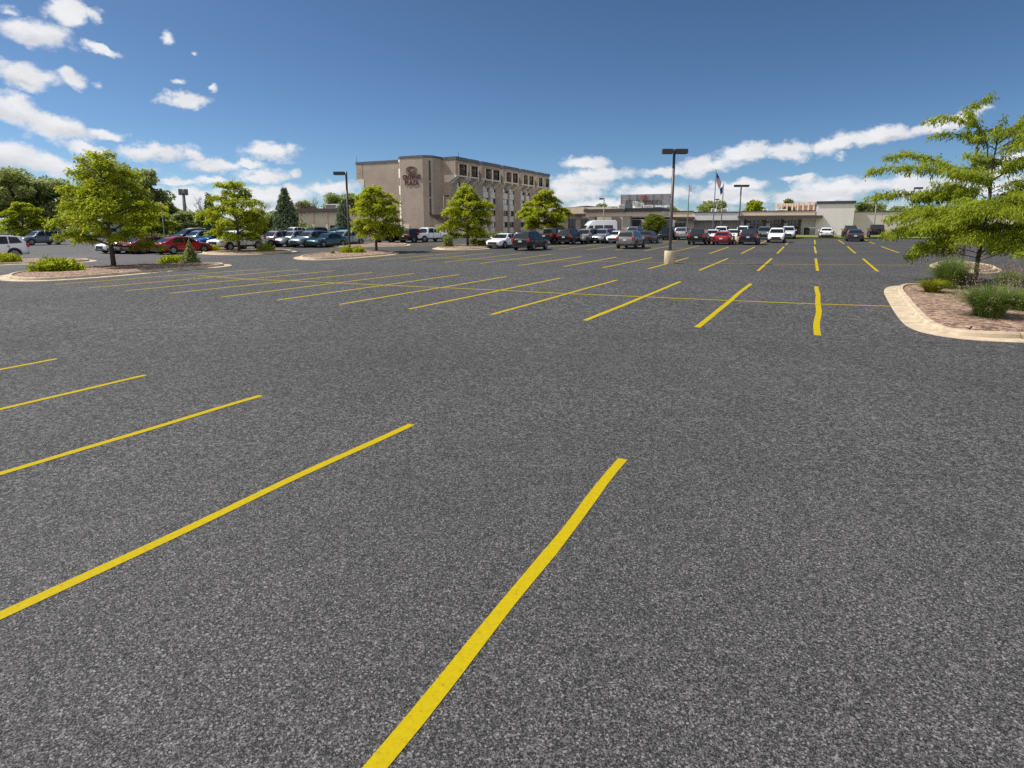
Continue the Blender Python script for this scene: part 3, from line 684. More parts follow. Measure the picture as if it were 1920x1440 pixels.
conifer(63, 645, 372, 104, 40, 'slim spruce in front of annex beside the lamp post', n=36, dens=.6)

def bare(seed, px, pytop, D, wpx, label):
    q = atD(px, 430, D); base = Vector((q.x, q.y, gz(q.y))); h = atD(px, pytop, D).z - base.z
    mb = MB(); r = random.Random(seed)
    def grow(p, d, L, rad, depth):
        e = p + d * L; mb.tube([p, p + d * L * .5 + Vector((r.uniform(-.1, .1), r.uniform(-.1, .1), 0)) * L * .4, e], [rad, rad * .8, rad * .6], 4, cap=False)
        if depth == 0: return
        for _ in range(3 if depth > 1 else 4):
            nd = (d + Vector((r.uniform(-.7, .7), r.uniform(-.7, .7), r.uniform(-.05, .5)))).normalized(); grow(p + d * L * r.uniform(.55, 1), nd, L * r.uniform(.5, .75), rad * .55, depth - 1)
    grow(Vector((0, 0, 0)), Vector((0, 0, 1)), h * .42, .17, 4)
    root = thing('bare_tree', label, 'tree', base, 0, 'leafless trees on the skyline'); mb.obj('branches', BARKG, root, fix=False)
for i, (x, y, l) in enumerate([(366, 366, 'leafless tree right of the cell tower'), (384, 360, 'leafless tree left of dark spruce tip'), (494, 362, 'leafless tree over bushes left of the tall spruce'), (566, 366, 'leafless tree just right of tall blue spruce'), (587, 371, 'leafless tree above the middle of annex roof'), (598, 372, 'leafless tree above annex roof, nearest hotel')]):
    bare(70 + i, x, y, 135, 30, 'grey ' + l)

def topiary():
    q = G(1224, 450); base = G(1226, 447); t = Tree(81); rng = t.rng
    D = base.dot(Vector((-sY, cY, 0))); s = D / KPX; r0 = 21.5 * s
    zc = (447 - 421) * s
    t.limb([(0, 0, 0), (0, 0, .9)], .16, .12, 7)
    for k in range(60):
        d0 = rnd_unit(rng, 1)[0]; c = np.array([0, 0, 24.5 * s]) + d0 * r0 * .8 * np.array([1, 1, .95]); n = 150; d = rnd_unit(rng, n)
        t.P.append(c + d * r0 * .24 * (rng.random(n) ** .4)[:, None]); t.D.append(d); L = .2 * rng.uniform(.7, 1.3, n); t.Ln.append(L); t.Wd.append(L * .6)
    t.finish('topiary_tree', 'round clipped bright green tree in front of lobby windows', 0, 0, GREEN2, BARK, None, loc=tuple(base), flat=.2)
GREEN2 = leaf_mat('clipped_leaf', (.08, .12, .015), (.24, .28, .04), .8, .3)
topiary()

def shrub(seed, px, py, wpx, hpx, leafm, label, name='shrub', n=1500, size=.12, group='low shrubs on islands', deep=.6, cone=False, lift=.12):
    p, a = place(px, py); D = p.x * -sY + p.y * cY; s = D / KPX; w = wpx * s / 2; h = hpx * s; t = Tree(seed); rng = t.rng
    for k in range(6): t.limb([(0, 0, -.05), tuple(np.array([rng.uniform(-.5, .5) * w, rng.uniform(-.3, .3) * w, h * .7]))], .015, .006, 4)
    d = rnd_unit(rng, n); d[:, 2] = np.abs(d[:, 2]); rr = (rng.random(n) ** .35)[:, None]
    lump = 1 + .22 * np.sin(d[:, :1] * 9 + seed) * np.cos(d[:, 1:2] * 8)
    P = d * rr * lump * np.array([w, w * deep, h])
    if cone: P[:, :2] *= (1.05 - P[:, 2:3] / h) * 1.3
    t.P.append(P); t.D.append(d + rng.normal(size=(n, 3)) * .4 + np.array([0, 0, .3])); L = size * rng.uniform(.6, 1.4, n); t.Ln.append(L); t.Wd.append(L * .45)
    return t.finish(name, label, 0, 0, leafm, BARK, group, 'shrub', flat=.2, droop=.05, trunk='stems', loc=tuple(p + Vector((0, 0, lift - .02))))
shrub(91, 108, 513, 78, 22, LOCUST, 'wide low green shrub on long left island, left of trunk', n=3500, size=.16)
shrub(92, 318, 497, 34, 13, LOCUST2, 'yellow-green mound shrub on left island beside small conifer, left mound', n=1500)
shrub(93, 340, 496.5, 34, 14, LOCUST2, 'yellow-green mound shrub on left island touching the small conifer', n=1500)
shrub(94, 358, 497, 25, 39, DEEP, 'small upright dark conifer on the right tip of left island', n=2500, name='dwarf_conifer', cone=True, deep=.9)
shrub(95, 12, 495, 48, 16, LOCUST2, 'bright green shrub in front of white SUV at left edge', n=2000)
shrub(96, 85, 489, 10, 8, DEEP, 'tiny brown-green twiggy plant on the island by white SUV', n=120, size=.1)
shrub(97, 395, 473, 36, 11, LOCUST2, 'yellow-green shrub at front bumper of white pickup', n=1500)
shrub(98, 498, 473, 32, 12, LOCUST2, 'yellow-green shrub at rear of white pickup', n=1500)
shrub(99, 650, 477, 26, 13, LOCUST2, 'bright shrub at foot of the lamp post, left mound', n=1300)
shrub(100, 672, 477, 24, 12, LOCUST2, 'bright shrub at foot of lamp post, right mound', n=1300)
shrub(101, 624, 479, 8, 10, DEEP, 'tiny dark plant at left end of lamp post island', n=150, size=.12)
shrub(102, 840, 465, 17, 20, GREEN, 'upright green bush on island left of hotel corner tree', n=1500, size=.2)
shrub(103, 887, 461, 15, 14, DEEP, 'dark bush right of hotel corner tree trunk', n=1000, size=.2)
shrub(104, 905, 462.5, 24, 9, LOCUST, 'low yellowish bush right of the dark bush near white sedan', n=1000, size=.2)
shrub(105, 1328, 437, 26, 14, LOCUST2, 'round lime-green bush in front of grey wall below flags', n=1600, size=.3, lift=0)
for i, x in enumerate((872, 895, 918, 940)):
    shrub(110 + i, x, 446, 26, 9, DEEP, ['dark clipped hedge bush under hotel corner windows', 'dark hedge bush second from the hotel corner', 'dark hedge bush behind the white sedan roof', 'dark hedge bush above the gap of white sedan and dark SUV'][i], n=900, size=.3, lift=0)
shrub(120, 20, 449, 70, 14, DEEP, 'dark low hedge at far left behind white SUV roof', n=1500, size=.35, lift=0)
shrub(121, 150, 446, 90, 16, GREEN, 'green low hedge behind far grey SUV at left', n=1800, size=.35, lift=0)
shrub(122, 262, 446, 90, 16, DEEP, 'dark low hedge behind maroon and silver cars', n=1800, size=.35, lift=0)
shrub(123, 1715, 445, 60, 14, GREEN, 'green bush at the foot of grey wall behind right locust', n=1800, size=.3, lift=0)

def grass_clump(seed, px, py, wm, hm, label, bm=BLADE, n=900, plumes=0, lean=.55):
    p, a = place(px, py); rng = np.random.default_rng(seed)
    root = thing('ornamental_grass', label, 'grass', p + Vector((0, 0, .12)), a, 'ornamental grasses on the right island')
    def blades(n, h, w0, spread, foot, jit):
        az = rng.uniform(0, 2 * math.pi, n); out = np.abs(rng.normal(.75, .38, n)) * spread; H = h * rng.uniform(.55, 1.08, n)
        d = np.stack([np.cos(az), np.sin(az), 0 * az], 1); b = d * (rng.random(n) * foot)[:, None] + rng.normal(size=(n, 3)) * [.03, .03, 0]
        s = np.stack([-np.sin(az), np.cos(az), 0 * az], 1) * w0
        V = []
        pts = [b + d * (out * t ** 1.9)[:, None] + np.array([0, 0, 1.]) * (H * (1.25 * t - .3 * t * t * (1 + out)))[:, None] for t in (0, .35, .7, 1.0)]
        ws = (1, .9, .6, .08)
        for i in range(3):
            V.append(np.stack([pts[i] - s * ws[i], pts[i] + s * ws[i], pts[i + 1] + s * ws[i + 1], pts[i + 1] - s * ws[i + 1]], 1))
        return np.concatenate(V).reshape(-1, 3), pts[3]
    V, _ = blades(n, hm, .0075, wm * .62, wm * .22, 0); link('blades', quads_mesh('blades', V, bm), root)
    if plumes:
        V, tips = blades(plumes, hm * 1.28, .003, wm * .6, wm * .2, 0); k = 7
        P = np.repeat(tips, k, 0) + rng.normal(size=(plumes * k, 3)) * [.035, .035, .09] - np.array([0, 0, .05]); D = rng.normal(size=P.shape) + [0, 0, .8]
        Q = leaf_quads(P, D, np.full(len(P), .07), np.full(len(P), .02), rng, .2, .3)
        link('seed_heads', quads_mesh('seed_heads', np.concatenate([V, Q]), SEED), root)
grass_clump(1, 1852, 604, 1.25, .98, 'large dense green grass clump nearest camera on the right mulch island', n=2600, plumes=90)
grass_clump(2, 1915, 592, .9, .75, 'green grass clump cut by the right picture edge', n=1400, plumes=70)
grass_clump(3, 1778, 548, 1.25, 1.35, 'tall grass clump left of the right locust trunk', n=2200, plumes=60)
grass_clump(4, 1747, 556, .85, .55, 'small yellow-green grass clump at the left of right island', bm=BLADEY, n=1300)
grass_clump(5, 1812, 549, .7, .7, 'thin tan grass clump at the foot of right locust trunk', bm=SEED, n=500, plumes=60)
grass_clump(6, 1890, 556, 1.0, .95, 'tan plumed grass clump behind the large clump on right island', n=900, plumes=160)
# ------------------------------------------------------------------ lamp posts, flags, tower
def lamp(px, py, ytop, heads, hpx, label, material=BRONZE, base=None, rp=.085, group='parking lot lamp posts', lift=0.):
    p = G(px, py); a = YAW; D = p.x * -sY + p.y * cY; s = D / KPX
    top = atD(px, ytop, D).z - p.z
    root = thing('lamp_post', label, 'lamp post', p, a, group)
    z0 = 0
    if base:
        w, hb = base; m = MB(); m.lathe([(w * .97, -.05), (w, 0), (w, hb - .03), (w - .03, hb)], 24); m.obj('concrete_base', CONC, root); z0 = hb
    m = MB(); m.lathe([(rp * 1.25, z0 - .02), (rp * 1.2, z0 + .02), (rp, z0 + .3), (rp * .85, top)], 10)
    m.box(-rp * 2, rp * 2, -rp * 2, rp * 2, z0 - .01, z0 + .045); m.obj('pole', material, root)
    for x0, x1 in heads:
        x0 *= s; x1 *= s; h = hpx * s; m = MB(); c0, c1 = min(x0, x1), max(x0, x1)
        m.box(c0, c1, -.17, .17, top - h, top); m.box(c0 + .04, c1 - .04, -.14, .14, top - h - .025, top - h + .01)
        n = x0 if abs(x0) < abs(x1) else x1
        if abs(n) > .02: m.box(min(0, n), max(0, n), -.035, .035, top - h * .75, top - h * .35)
        m.obj('lamp_head', material, root)
    return root
lamp(656, 475, 322, [(-3, -23)], 5.5, 'tall dark lamp post with single head left of bright tree by hotel', rp=.1)
lamp(1255, 494, 279.5, [(-3, -22), (3, 24)], 8, 'dark double-headed lamp post on round beige concrete base mid-lot', base=(.335, .80), rp=.095)
lamp(1383, 457, 346.5, [(-1.5, -13), (2, 14)], 3.6, 'dark double-headed lamp post between red sedan and dark blue SUV', base=(.33, .8))
lamp(1131, 441, 371, [(-1.5, -9)], 3, 'slim grey single-headed lamp post behind white van', GREYPOLE)
lamp(834, 450, 366, [(1.5, 10)], 2.6, 'dark single-headed lamp post before the hotel end wall')
lamp(1637, 443, 372, [(-1, -7)], 2.4, 'slim lamp post in front of the grey wall left of right locust', GREYPOLE)
lamp(1704, 446, 351, [(2, 15)], 3, 'slim dark lamp post half hidden by right locust tips')
lamp(1803, 499, 241, [(22, 32)], 8, 'tall dark lamp post standing inside right locust crown', rp=.075)
lamp(309, 449, 378, [(-2, -8)], 2.5, 'grey lamp post right of the big left locust crown', GREYPOLE)
lamp(1341, 440, 373, [(-3.5, 3.5)], 2, 'short slim lamp post between the two right flag poles', GREYPOLE)

def flagpole(px, ytop, py, label):
    p = G(px, py); D = p.x * -sY + p.y * cY; top = atD(px, ytop, D).z - p.z
    r = thing('flag_pole', label, 'flag pole', p, YAW, 'flag poles before the lobby')
    m = MB(); m.lathe([(.11, 0), (.1, 1), (.06, top - .15), (.05, top - .12)], 10); m.obj('pole', GREYPOLE, r)
    m = MB(); m.lathe([(.02, top - .14), (.09, top - .07), (.09, top), (.02, top + .06)], 10); m.obj('finial', CHROME, r)
    return r, top, D / KPX
def flag(r, name, label, z, w, h, drop, cols, side=1, pattern=None):
    m = MB(); nu, nv = 14, 13; v = []
    for i in range(nu + 1):
        for j in range(nv + 1):
            u, t = i / nu, j / nv
            x = side * (.1 + w * u * (1 - .25 * t)); y = .22 * w * math.sin(u * 10 + t * 1.5) * u; v.append((x, y, z - h * t * (1 - .1 * u) - drop * u))
    k = nv + 1
    for i in range(nu):
        for j in range(nv):
            m.add([], []); m.f.append([i * k + j, i * k + j + 1, (i + 1) * k + j + 1, (i + 1) * k + j]); m.m.append(pattern(i / nu, j) if pattern else 0); m.sm.append(True)
    m.v = v
    o = m.obj(name, cols, None, r.location, YAW, fix=False); return tag(o, label, 'flag', 'flags hanging from their poles')
FW, FR, FB = mat('flag_white', (.8, .8, .8), .9), mat('flag_red', (.42, .035, .05), .9), mat('flag_blue', (.03, .06, .22), .9)
r, top, s = flagpole(1288, 345, 441, 'leftmost of three flag poles, carrying a white flag')
flag(r, 'flag', 'white flag hanging limp on the left flag pole', top - .15, 4.2 * s, 11 * s, 3.5 * s, [FW])
r, top, s = flagpole(1336, 318, 441, 'tallest flag pole, carrying the striped red and white flag')
flag(r, 'flag', 'striped red, white and blue flag hanging on the tallest pole', top - .4, 9.5 * s, 17 * s, 17 * s, [FR, FW, FB], 1, lambda u, j: 2 if (u < .42 and j < 7) else j % 2)
r, top, s = flagpole(1351, 345, 441, 'right flag pole, carrying a dark blue flag')
flag(r, 'flag', 'dark blue flag hanging limp on the right flag pole', top - .3, 5.5 * s, 13 * s, 6 * s, [FB, FW], -1, lambda u, j: 1 if u > .75 and j > 8 else 0)

def cell_tower():
    q = atD(350, 430, 240); b = Vector((q.x, q.y, .9)); top = atD(350, 355, 240).z; s = 240 / KPX
    r = thing('cell_tower', 'grey cell tower with antenna panels on the skyline at left', 'tower', b, YAW); m = MB(); m.lathe([(.75, 0), (.5, top - b.z)], 10); m.obj('mast', GREYPOLE, r)
    h = top - b.z
    m = MB(); m.lathe([(1.5, h - 1.6), (1.5, h - 1.45)], 12); m.obj('platform', GREYPOLE, r)
    for k in range(9):
        a = k * 2 * math.pi / 9; m = MB(); x, y = 1.45 * math.cos(a), 1.45 * math.sin(a); m.box(x - .2, x + .2, y - .2, y + .2, h - 2.2, h + .1); m.obj('antenna', GREYPOLE, r)
cell_tower()

# ------------------------------------------------------------------ lettering
def text_mesh(body, size, extrude, squeeze=1.0):
    cu = bpy.data.curves.new('lettering', 'FONT'); cu.body = body; cu.size = size; cu.extrude = extrude; cu.align_x = 'CENTER'; cu.align_y = 'CENTER'; cu.offset = .004 * size; cu.space_character = 1.12; cu.resolution_u = 3
    o = bpy.data.objects.new('tmp', cu); C.objects.link(o); dg = bpy.context.evaluated_depsgraph_get(); dg.update()
    me = bpy.data.meshes.new_from_object(o.evaluated_get(dg), depsgraph=dg); bpy.data.objects.remove(o)
    xs = [v.co.x for v in me.vertices]; k = squeeze / (max(xs) - min(xs)); me.transform(Matrix.Diagonal((k, 1, 1, 1))); return me
def letter(parent, body, size, c, material, squeeze=1., mirror=False, name='sign_lettering', ext=.06):
    """upright lettering facing -Y, centred on c"""
    me = text_mesh(body, size, ext, squeeze); me.materials.clear(); me.materials.append(material)
    M = Matrix.Rotation(math.pi / 2, 4, 'X')
    if mirror: M = M @ Matrix.Diagonal((-1, 1, 1, 1))
    me.transform(M); return link(name, me, parent, c)
def emblem(parent, c, w, h, material, name='sign_emblem', mirror=False):
    m = MB(); n = 28; t = .075
    for (ra, rb, a0, a1) in ((w / 2, h / 2, .12, 2.9), (w / 2, h / 2, 3.3, 5.9), (w * .2, h * .36, .5, 5.2), (w * .34, h * .2, 2.6, 6.9)):
        v = []; f = []
        for i in range(n + 1):
            a = a0 + (a1 - a0) * i / n; th = t * h * (.5 + .7 * math.sin(math.pi * i / n)); sx = -1 if mirror else 1
            for q in (-1, 1):
                for y in (-.06, .06): v.append((sx * (ra + q * th / 2) * math.cos(a), y, (rb + q * th / 2) * math.sin(a)))
        for i in range(n):
            o, p = i * 4, i * 4 + 4; f += [(o, o + 2, p + 2, p), (o + 1, p + 1, p + 3, o + 3), (o, p, p + 1, o + 1), (o + 2, o + 3, p + 3, p + 2)]
        m.add(v, f)
    return m.obj(name, material, parent, c)

# ------------------------------------------------------------------ hotel
def hotel():
    YN, XF = 94.0, None
    XF = atY(855, 300, YN).x                                   # line of the projecting top floor on the long front
    XL = atY(667, 300, YN).x
    g0 = gz(YN) - .3; ztop = atY(855, 293, YN).z; YE = atX(1031, 330, XF).y
    zs = atY(850, 331, YN).z                                   # underside of the top floor
    o = Vector((XF, YN, gz(YN)))
    root = thing('hotel', 'five-storey brown brick hotel with projecting top floor and plum lettering', 'hotel', (0, 0, 0))
    dx = 1.6; yb = lambda px: atX(px, 330, XF).y
    m = MB(); m.box(XL + dx, XF - dx, YN, YE, g0, ztop - .5); m.obj('wall', BRICK, root)                    # body
    # top floor, west side overhang and end gables
    m = MB(); m.xprism([(XL + dx - .1, zs - 1.1), (XL + dx - .1, ztop - .55), (XL, ztop - .55), (XL, zs + .15)], YN - .02, YE - .02); m.obj('overhang', BRICK, root)
    m = MB(); m.xprism([(XL + dx + .2, zs - 1.2), (XL + dx + .2, zs + .16), (XL - .02, zs + .16), (XL - .02, zs)], YN - .05, YN - .021); m.obj('gable_panel', PRECAST, root)
    m = MB(); m.xprism([(XF - dx - .9, zs - .95), (XF - dx + .1, zs - .95), (XF + .02, zs - .05), (XF + .02, zs + .3), (XF - dx - .9, zs + .3)], YN - .05, YN - .021); m.obj('gable_panel', PRECAST, root)
    mods = [(855, 877.5, [(862, 876)]), (880.5, 898.5, [(884, 896.5)]), (904, 938.5, [(911, 923), (925, 937)]), (944.5, 973, [(949.5, 960), (961.5, 971.5)]), (978.5, 1003, [(982, 991), (992.5, 1001)]), (1007.5, 1019, [(1010.5, 1018)]), (1021, 1031, [(1023, 1030)])]
    bal = mat('balcony_brown', (.20, .165, .14), .9)  # even brown, darker than the brick, behind the top-floor openings
    for i, (a, b, ops) in enumerate(mods):
        y0, y1 = yb(a), yb(b)
        if i == 0: y0 = YN
        edges = [y0] + [q for c, d in ops for q in (yb(c), yb(d))] + [y1]
        if i == 0: edges[1] = y0 + 1.1
        up = ztop - .55; lo = zs + .3; hi = lo + (up - lo) * .76
        m = MB(); m.box(XF - dx + .02, XF - .12, y0, y1, hi, up)                                            # brick above
        k = 0
        while k < len(edges) - 1:                                                                             # posts
            m.box(XF - dx + .02, XF - .12, edges[k], edges[k + 1], lo, hi); k += 2
        m.obj('top_floor_bay', BRICK, root)
        m = MB()
        for k in range(0, len(edges) - 1, 2):                                                                 # pale fins framing the openings
            if i == 0 and k == 0: m.box(XF - .4, XF, edges[1] - .22, edges[1], lo, hi); continue
            w = edges[k + 1] - edges[k]
            if k == 0: m.box(XF - .4, XF, edges[1] - .3, edges[1], lo, hi)
            elif k == len(edges) - 2: m.box(XF - .4, XF, edges[k], edges[k] + .3, lo, hi)
            else: m.box(XF - .4, XF, edges[k] + .003, edges[k + 1] - .003, lo, hi)
        m.box(XF - .4, XF + .03, y0 + .02, y1 - .02, lo - .24, lo - .003)
        for k in range(0, len(edges) - 1, 2):                                                                 # corbels under the floor
            ym = (edges[k] + edges[k + 1]) / 2; hw = .22
            m.xprism([(XF - dx - .05, lo - 1.75), (XF - dx + .35, lo - 1.6), (XF - .05, lo - .55), (XF - .05, lo - .243), (XF - dx - .05, lo - .243)], ym - hw, ym + hw)
        m.obj('corbel_frame', PRECAST, root)
        for c, d in ops:
            ya, yc = yb(c), yb(d)
            if i == 0: ya = edges[1]
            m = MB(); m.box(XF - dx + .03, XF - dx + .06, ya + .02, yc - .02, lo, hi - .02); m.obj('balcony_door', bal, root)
            rl = m = MB()
            for t in range(int((yc - ya) / .14)): m.box(XF - .28, XF - .25, ya + .05 + t * .14, ya + .07 + t * .14, lo, lo + 1.0)
            m.box(XF - .3, XF - .24, ya + .01, yc - .01, lo + 1.0, lo + 1.05); m.obj('balcony_railing', FRAME, root)
        # parapet of this bay
        m = MB(); m.box(XF - dx - .3, XF + .05, y0 - .05, y1 + .05, up + .003, ztop - (.0 if i != 0 else .0)); m.obj('parapet', DGREYM, root)
    m = MB(); m.box(XL - .05, XF - dx - .4, YN - .06, YE + .05, ztop - .5 + .003, ztop - .04); m.obj('parapet', DGREYM, root)
    # window strips of the four lower floors, brick piers between
    fl = (zs - .9 - gz(YN)) / 4.0
    strips = []
    for c, d in ((854.5, 866), (877, 888), (903.5, 914), (917, 927), (941, 950.5), (952.8, 962), (974, 981.5), (984, 991), (1002, 1008.5), (1014, 1020)): strips.append((atX(c, 375, XF - dx).y, atX(d, 375, XF - dx).y))
    prev = YN
    for j, (ya, yc) in enumerate(strips):
        m = MB(); m.box(XF - dx + .003, XF - dx + .34, prev + (.0 if j == 0 else .003), ya, g0, zs - .3)
        m.obj('brick_pier', BRICK, root); prev = yc
        for k in range(4):
            z = gz(YN) + .1 + fl * k
            m = MB(); m.box(XF - dx + .003, XF - dx + .16, ya + .03, yc - .03, z - (.0 if k else .3), z + fl * .52); m.obj('spandrel_panel', PANEL, root)
            w = MB(); w.box(XF - dx + .003, XF - dx + .05, ya + .03, yc - .03, z + fl * .52 + .005, z + fl - .005); wo = w.obj('window', GLASS, root)
            f = MB(); zz0, zz1 = z + fl * .52 + .005, z + fl - .005
            f.box(XF - dx + .051, XF - dx + .11, ya + .03, ya + .10, zz0, zz1); f.box(XF - dx + .051, XF - dx + .11, yc - .10, yc - .03, zz0, zz1); ym = (ya + yc) / 2; f.box(XF - dx + .051, XF - dx + .11, ym - .035, ym + .035, zz0, zz1)
            f.box(XF - dx + .051, XF - dx + .11, ya + .10, yc - .10, zz0, zz0 + .06); f.box(XF - dx + .051, XF - dx + .11, ya + .10, yc - .10, zz1 - .06, zz1); f.obj('frame', FRAME, wo)
            rr = random.Random(j * 7 + k)
            if k >= 2 or rr.random() < .35:
                c = MB(); fr = rr.choice([.45, .7, .9]); c.box(XF - dx + .052, XF - dx + .062, ya + .11, ya + .1 + (yc - ya - .2) * fr, zz0 + .07, zz1 - .07); c.obj('curtain', CURTAIN, wo)
    m = MB(); m.box(XF - dx + .003, XF - dx + .34, prev + .003, YE - .01, g0, zs - .3); m.obj('brick_pier', BRICK, root)
    # stair tower with chamfered corners, carrying the sign
    YT = YN - 4.2; xa, xb = atY(750, 300, YT).x, atY(792, 300, YT).x; zt = atY(770, 292, YT).z
    ch = 1.25; fp = [(xa - ch, YN - .003), (xa - ch, YT + ch), (xa, YT), (xb, YT), (xb + ch, YT + ch), (xb + ch, YN - .003)]
    m = MB(); m.prism(fp, g0, zt - .35); m.obj('stair_tower', BRICK, root)
    m = MB(); m.prism([(p[0] + (.06 if p[0] > xa + 1 else -.06), p[1] - .06) for p in fp], zt - .347, zt); m.obj('parapet', DGREYM, root)
    nrm = Vector((-1, -1, 0)).normalized(); tan = Vector((1, -1, 0)).normalized(); cc = Vector((xa - ch / 2, YT + ch / 2, 0))
    m = MB(); q = [cc - tan * .84 + nrm * .004, cc + tan * .84 + nrm * .004]; q2 = [p + nrm * .06 for p in q]
    m.prism([q[0].to_tuple(), q2[0].to_tuple(), q2[1].to_tuple(), q[1].to_tuple()], g0 + 1, zt - .5); m.obj('sunlit_corner_strip', PRECAST, root)  # paler facing puts the sunlit look of this chamfer into its colour
    for yy0, yy1 in ((304, 316), (334, 348), (365, 377)):
        z1, z0 = atY(747, yy0, YT + .6).z, atY(747, yy1, YT + .6).z; m = MB(); q = [cc - tan * .5 + nrm * .061, cc + tan * .5 + nrm * .061]; q2 = [p + nrm * .03 for p in q]
        m.prism([q[0].to_tuple(), q2[0].to_tuple(), q2[1].to_tuple(), q[1].to_tuple()], z0, z1); m.obj('window', GLASS, root)
    nrm = Vector((1, -1, 0)).normalized(); tan = Vector((1, 1, 0)).normalized(); cc = Vector((xb + ch / 2, YT + ch / 2, 0)) + tan * .35
    for yy0, yy1 in ((301, 339), (342, 369), (372, 402)):
        z1, z0 = atY(804, yy0, YT + 1).z, atY(804, yy1, YT + 1).z; m = MB(); q = [cc - tan * .16 + nrm * .004, cc + tan * .16 + nrm * .004]; q2 = [p + nrm * .03 for p in q]
        m.prism([q[0].to_tuple(), q[1].to_tuple(), q2[1].to_tuple(), q2[0].to_tuple()], z0, z1); m.obj('slot_window', FRAME, root)
    # the shed-roofed entry beside the tower
    xs0, xs1 = xb + ch + .003, atY(838, 420, YT + 1.0).x; z0, z1 = atY(797, 404, YT + 1).z, atY(838, 419.5, YT + 1).z
    m = MB(); m.xprism([(xs0, g0), (xs0, z0 - .3), (xs1, z1 - .3), (xs1, g0)], YT + 1.0, YN - .004); m.obj('stair_annex', BRICK, root)
    m = MB(); m.xprism([(xs0 - .9, z0 + .28), (xs1 + .3, z1 - .29), (xs1 + .3, z1 + .0), (xs0 - .9, z0 + .6)], YT + .7, YN - .005); m.obj('shed_roof', BROWN, root)
    for p0, p1 in ((757, 768), (811, 822)):
        a, b = atY(p0, 430, YT), atY(p1, 430, YT); yq = YT if p0 < 800 else YT + 1.0
        m = MB(); m.box(a.x, b.x, yq - .08, yq - .003, g0, atY(760, 421, YT).z); m.obj('service_door', BEIGE, root)
    # sign
    P = lambda x, y: Vector((atY(x, y, YT).x, YT - .07, atY(x, y, YT).z))
    sc = (P(780, 333).x - P(760, 333).x) / 20
    emblem(root, P(771.5, 319.6), 21 * sc, 11 * sc, SIGNRED)
    letter(root, 'CROWNE', 10.6 * sc, P(771.8, 332.6), SIGNRED, 33 * sc)
    letter(root, 'PLAZA', 10.2 * sc, P(772.2, 342.8), SIGNRED, 25.5 * sc)
    for px, py, yy in ((667.5, 290.5, YN + .3), (858.5, 280, YN + .6)):
        b = atY(px, 298, yy); m = MB(); m.lathe([(.05, ztop - .3), (.035, atY(px, py, yy).z)], 6); m.obj('roof_antenna', GREYPOLE, root, (b.x + .15, yy, 0))
hotel()

# ------------------------------------------------------------------ low buildings: annex, lobby, grey block, store
def annex():
    Y0 = 97.0; A = lambda x, y, d=0.: atY(x, y, Y0 + d)
    root = thing('annex_building', 'low beige annex with dark brown fascia and pilasters left of hotel', 'building'); g0 = gz(Y0) - .2
    x0, x1 = A(560, 400).x, A(700, 400).x; zt = A(600, 397).z
    m = MB(); m.box(x0, x1, Y0, Y0 + 16, g0, zt); m.obj('wall', BEIGE, root)
    m = MB(); m.box(x0 - .7, x1, Y0 - .8, Y0 + 16.5, zt + .003, A(600, 391).z); m.obj('fascia', BROWN, root)
    for px in (563, 587.5, 613.5, 640, 664): p = A(px, 400).x; m = MB(); m.box(p - .25, p + .25, Y0 - .28, Y0 - .003, g0, zt); m.obj('pilaster', TAN, root)
    for a, b in ((563.5, 586), (617, 638), (643, 662)):
        w = MB(); w.box(A(a, 0).x + .3, A(b, 0).x - .02, Y0 - .04, Y0 - .003, A(600, 434).z, A(600, 422.5).z); wo = w.obj('window', GLASS, root)
        f = MB(); n = 4; xa, xb = A(a, 0).x + .3, A(b, 0).x - .02
        for i in range(n + 1): x = xa + (xb - xa) * i / n; f.box(x - .03, x + .03, Y0 - .07, Y0 - .041, A(600, 434).z, A(600, 422.5).z)
        f.obj('frame', FRAME, wo)
    m = MB(); m.box(A(545, 0).x, x0 - .003, Y0 + .5, Y0 + 9, g0, A(550, 413.5).z); m.obj('side_wing', TAN, root)
    for i, (a, b, t, l) in enumerate(((610, 630, 382.5, 'white'), (632, 642, 384, 'pale'))):
        q0, q1 = A(a, 391, 6), A(b, t, 6); u = thing('rooftop_unit', ['boxy white unit on the annex roof, left one', 'smaller pale unit on the annex roof, right one'][i], 'rooftop unit', (q0.x, Y0 + 6, 0), 0, 'air units on the flat roofs')
        m = MB(); m.box(0, q1.x - q0.x, 0, 2.5, A(600, 391).z - .3, q1.z); m.obj('casing', WHITE, u); m = MB(); m.box(.1, q1.x - q0.x - .1, -.03, -.003, q1.z - .8, q1.z - .15); m.obj('louvre', GREYPOLE, u)
annex()

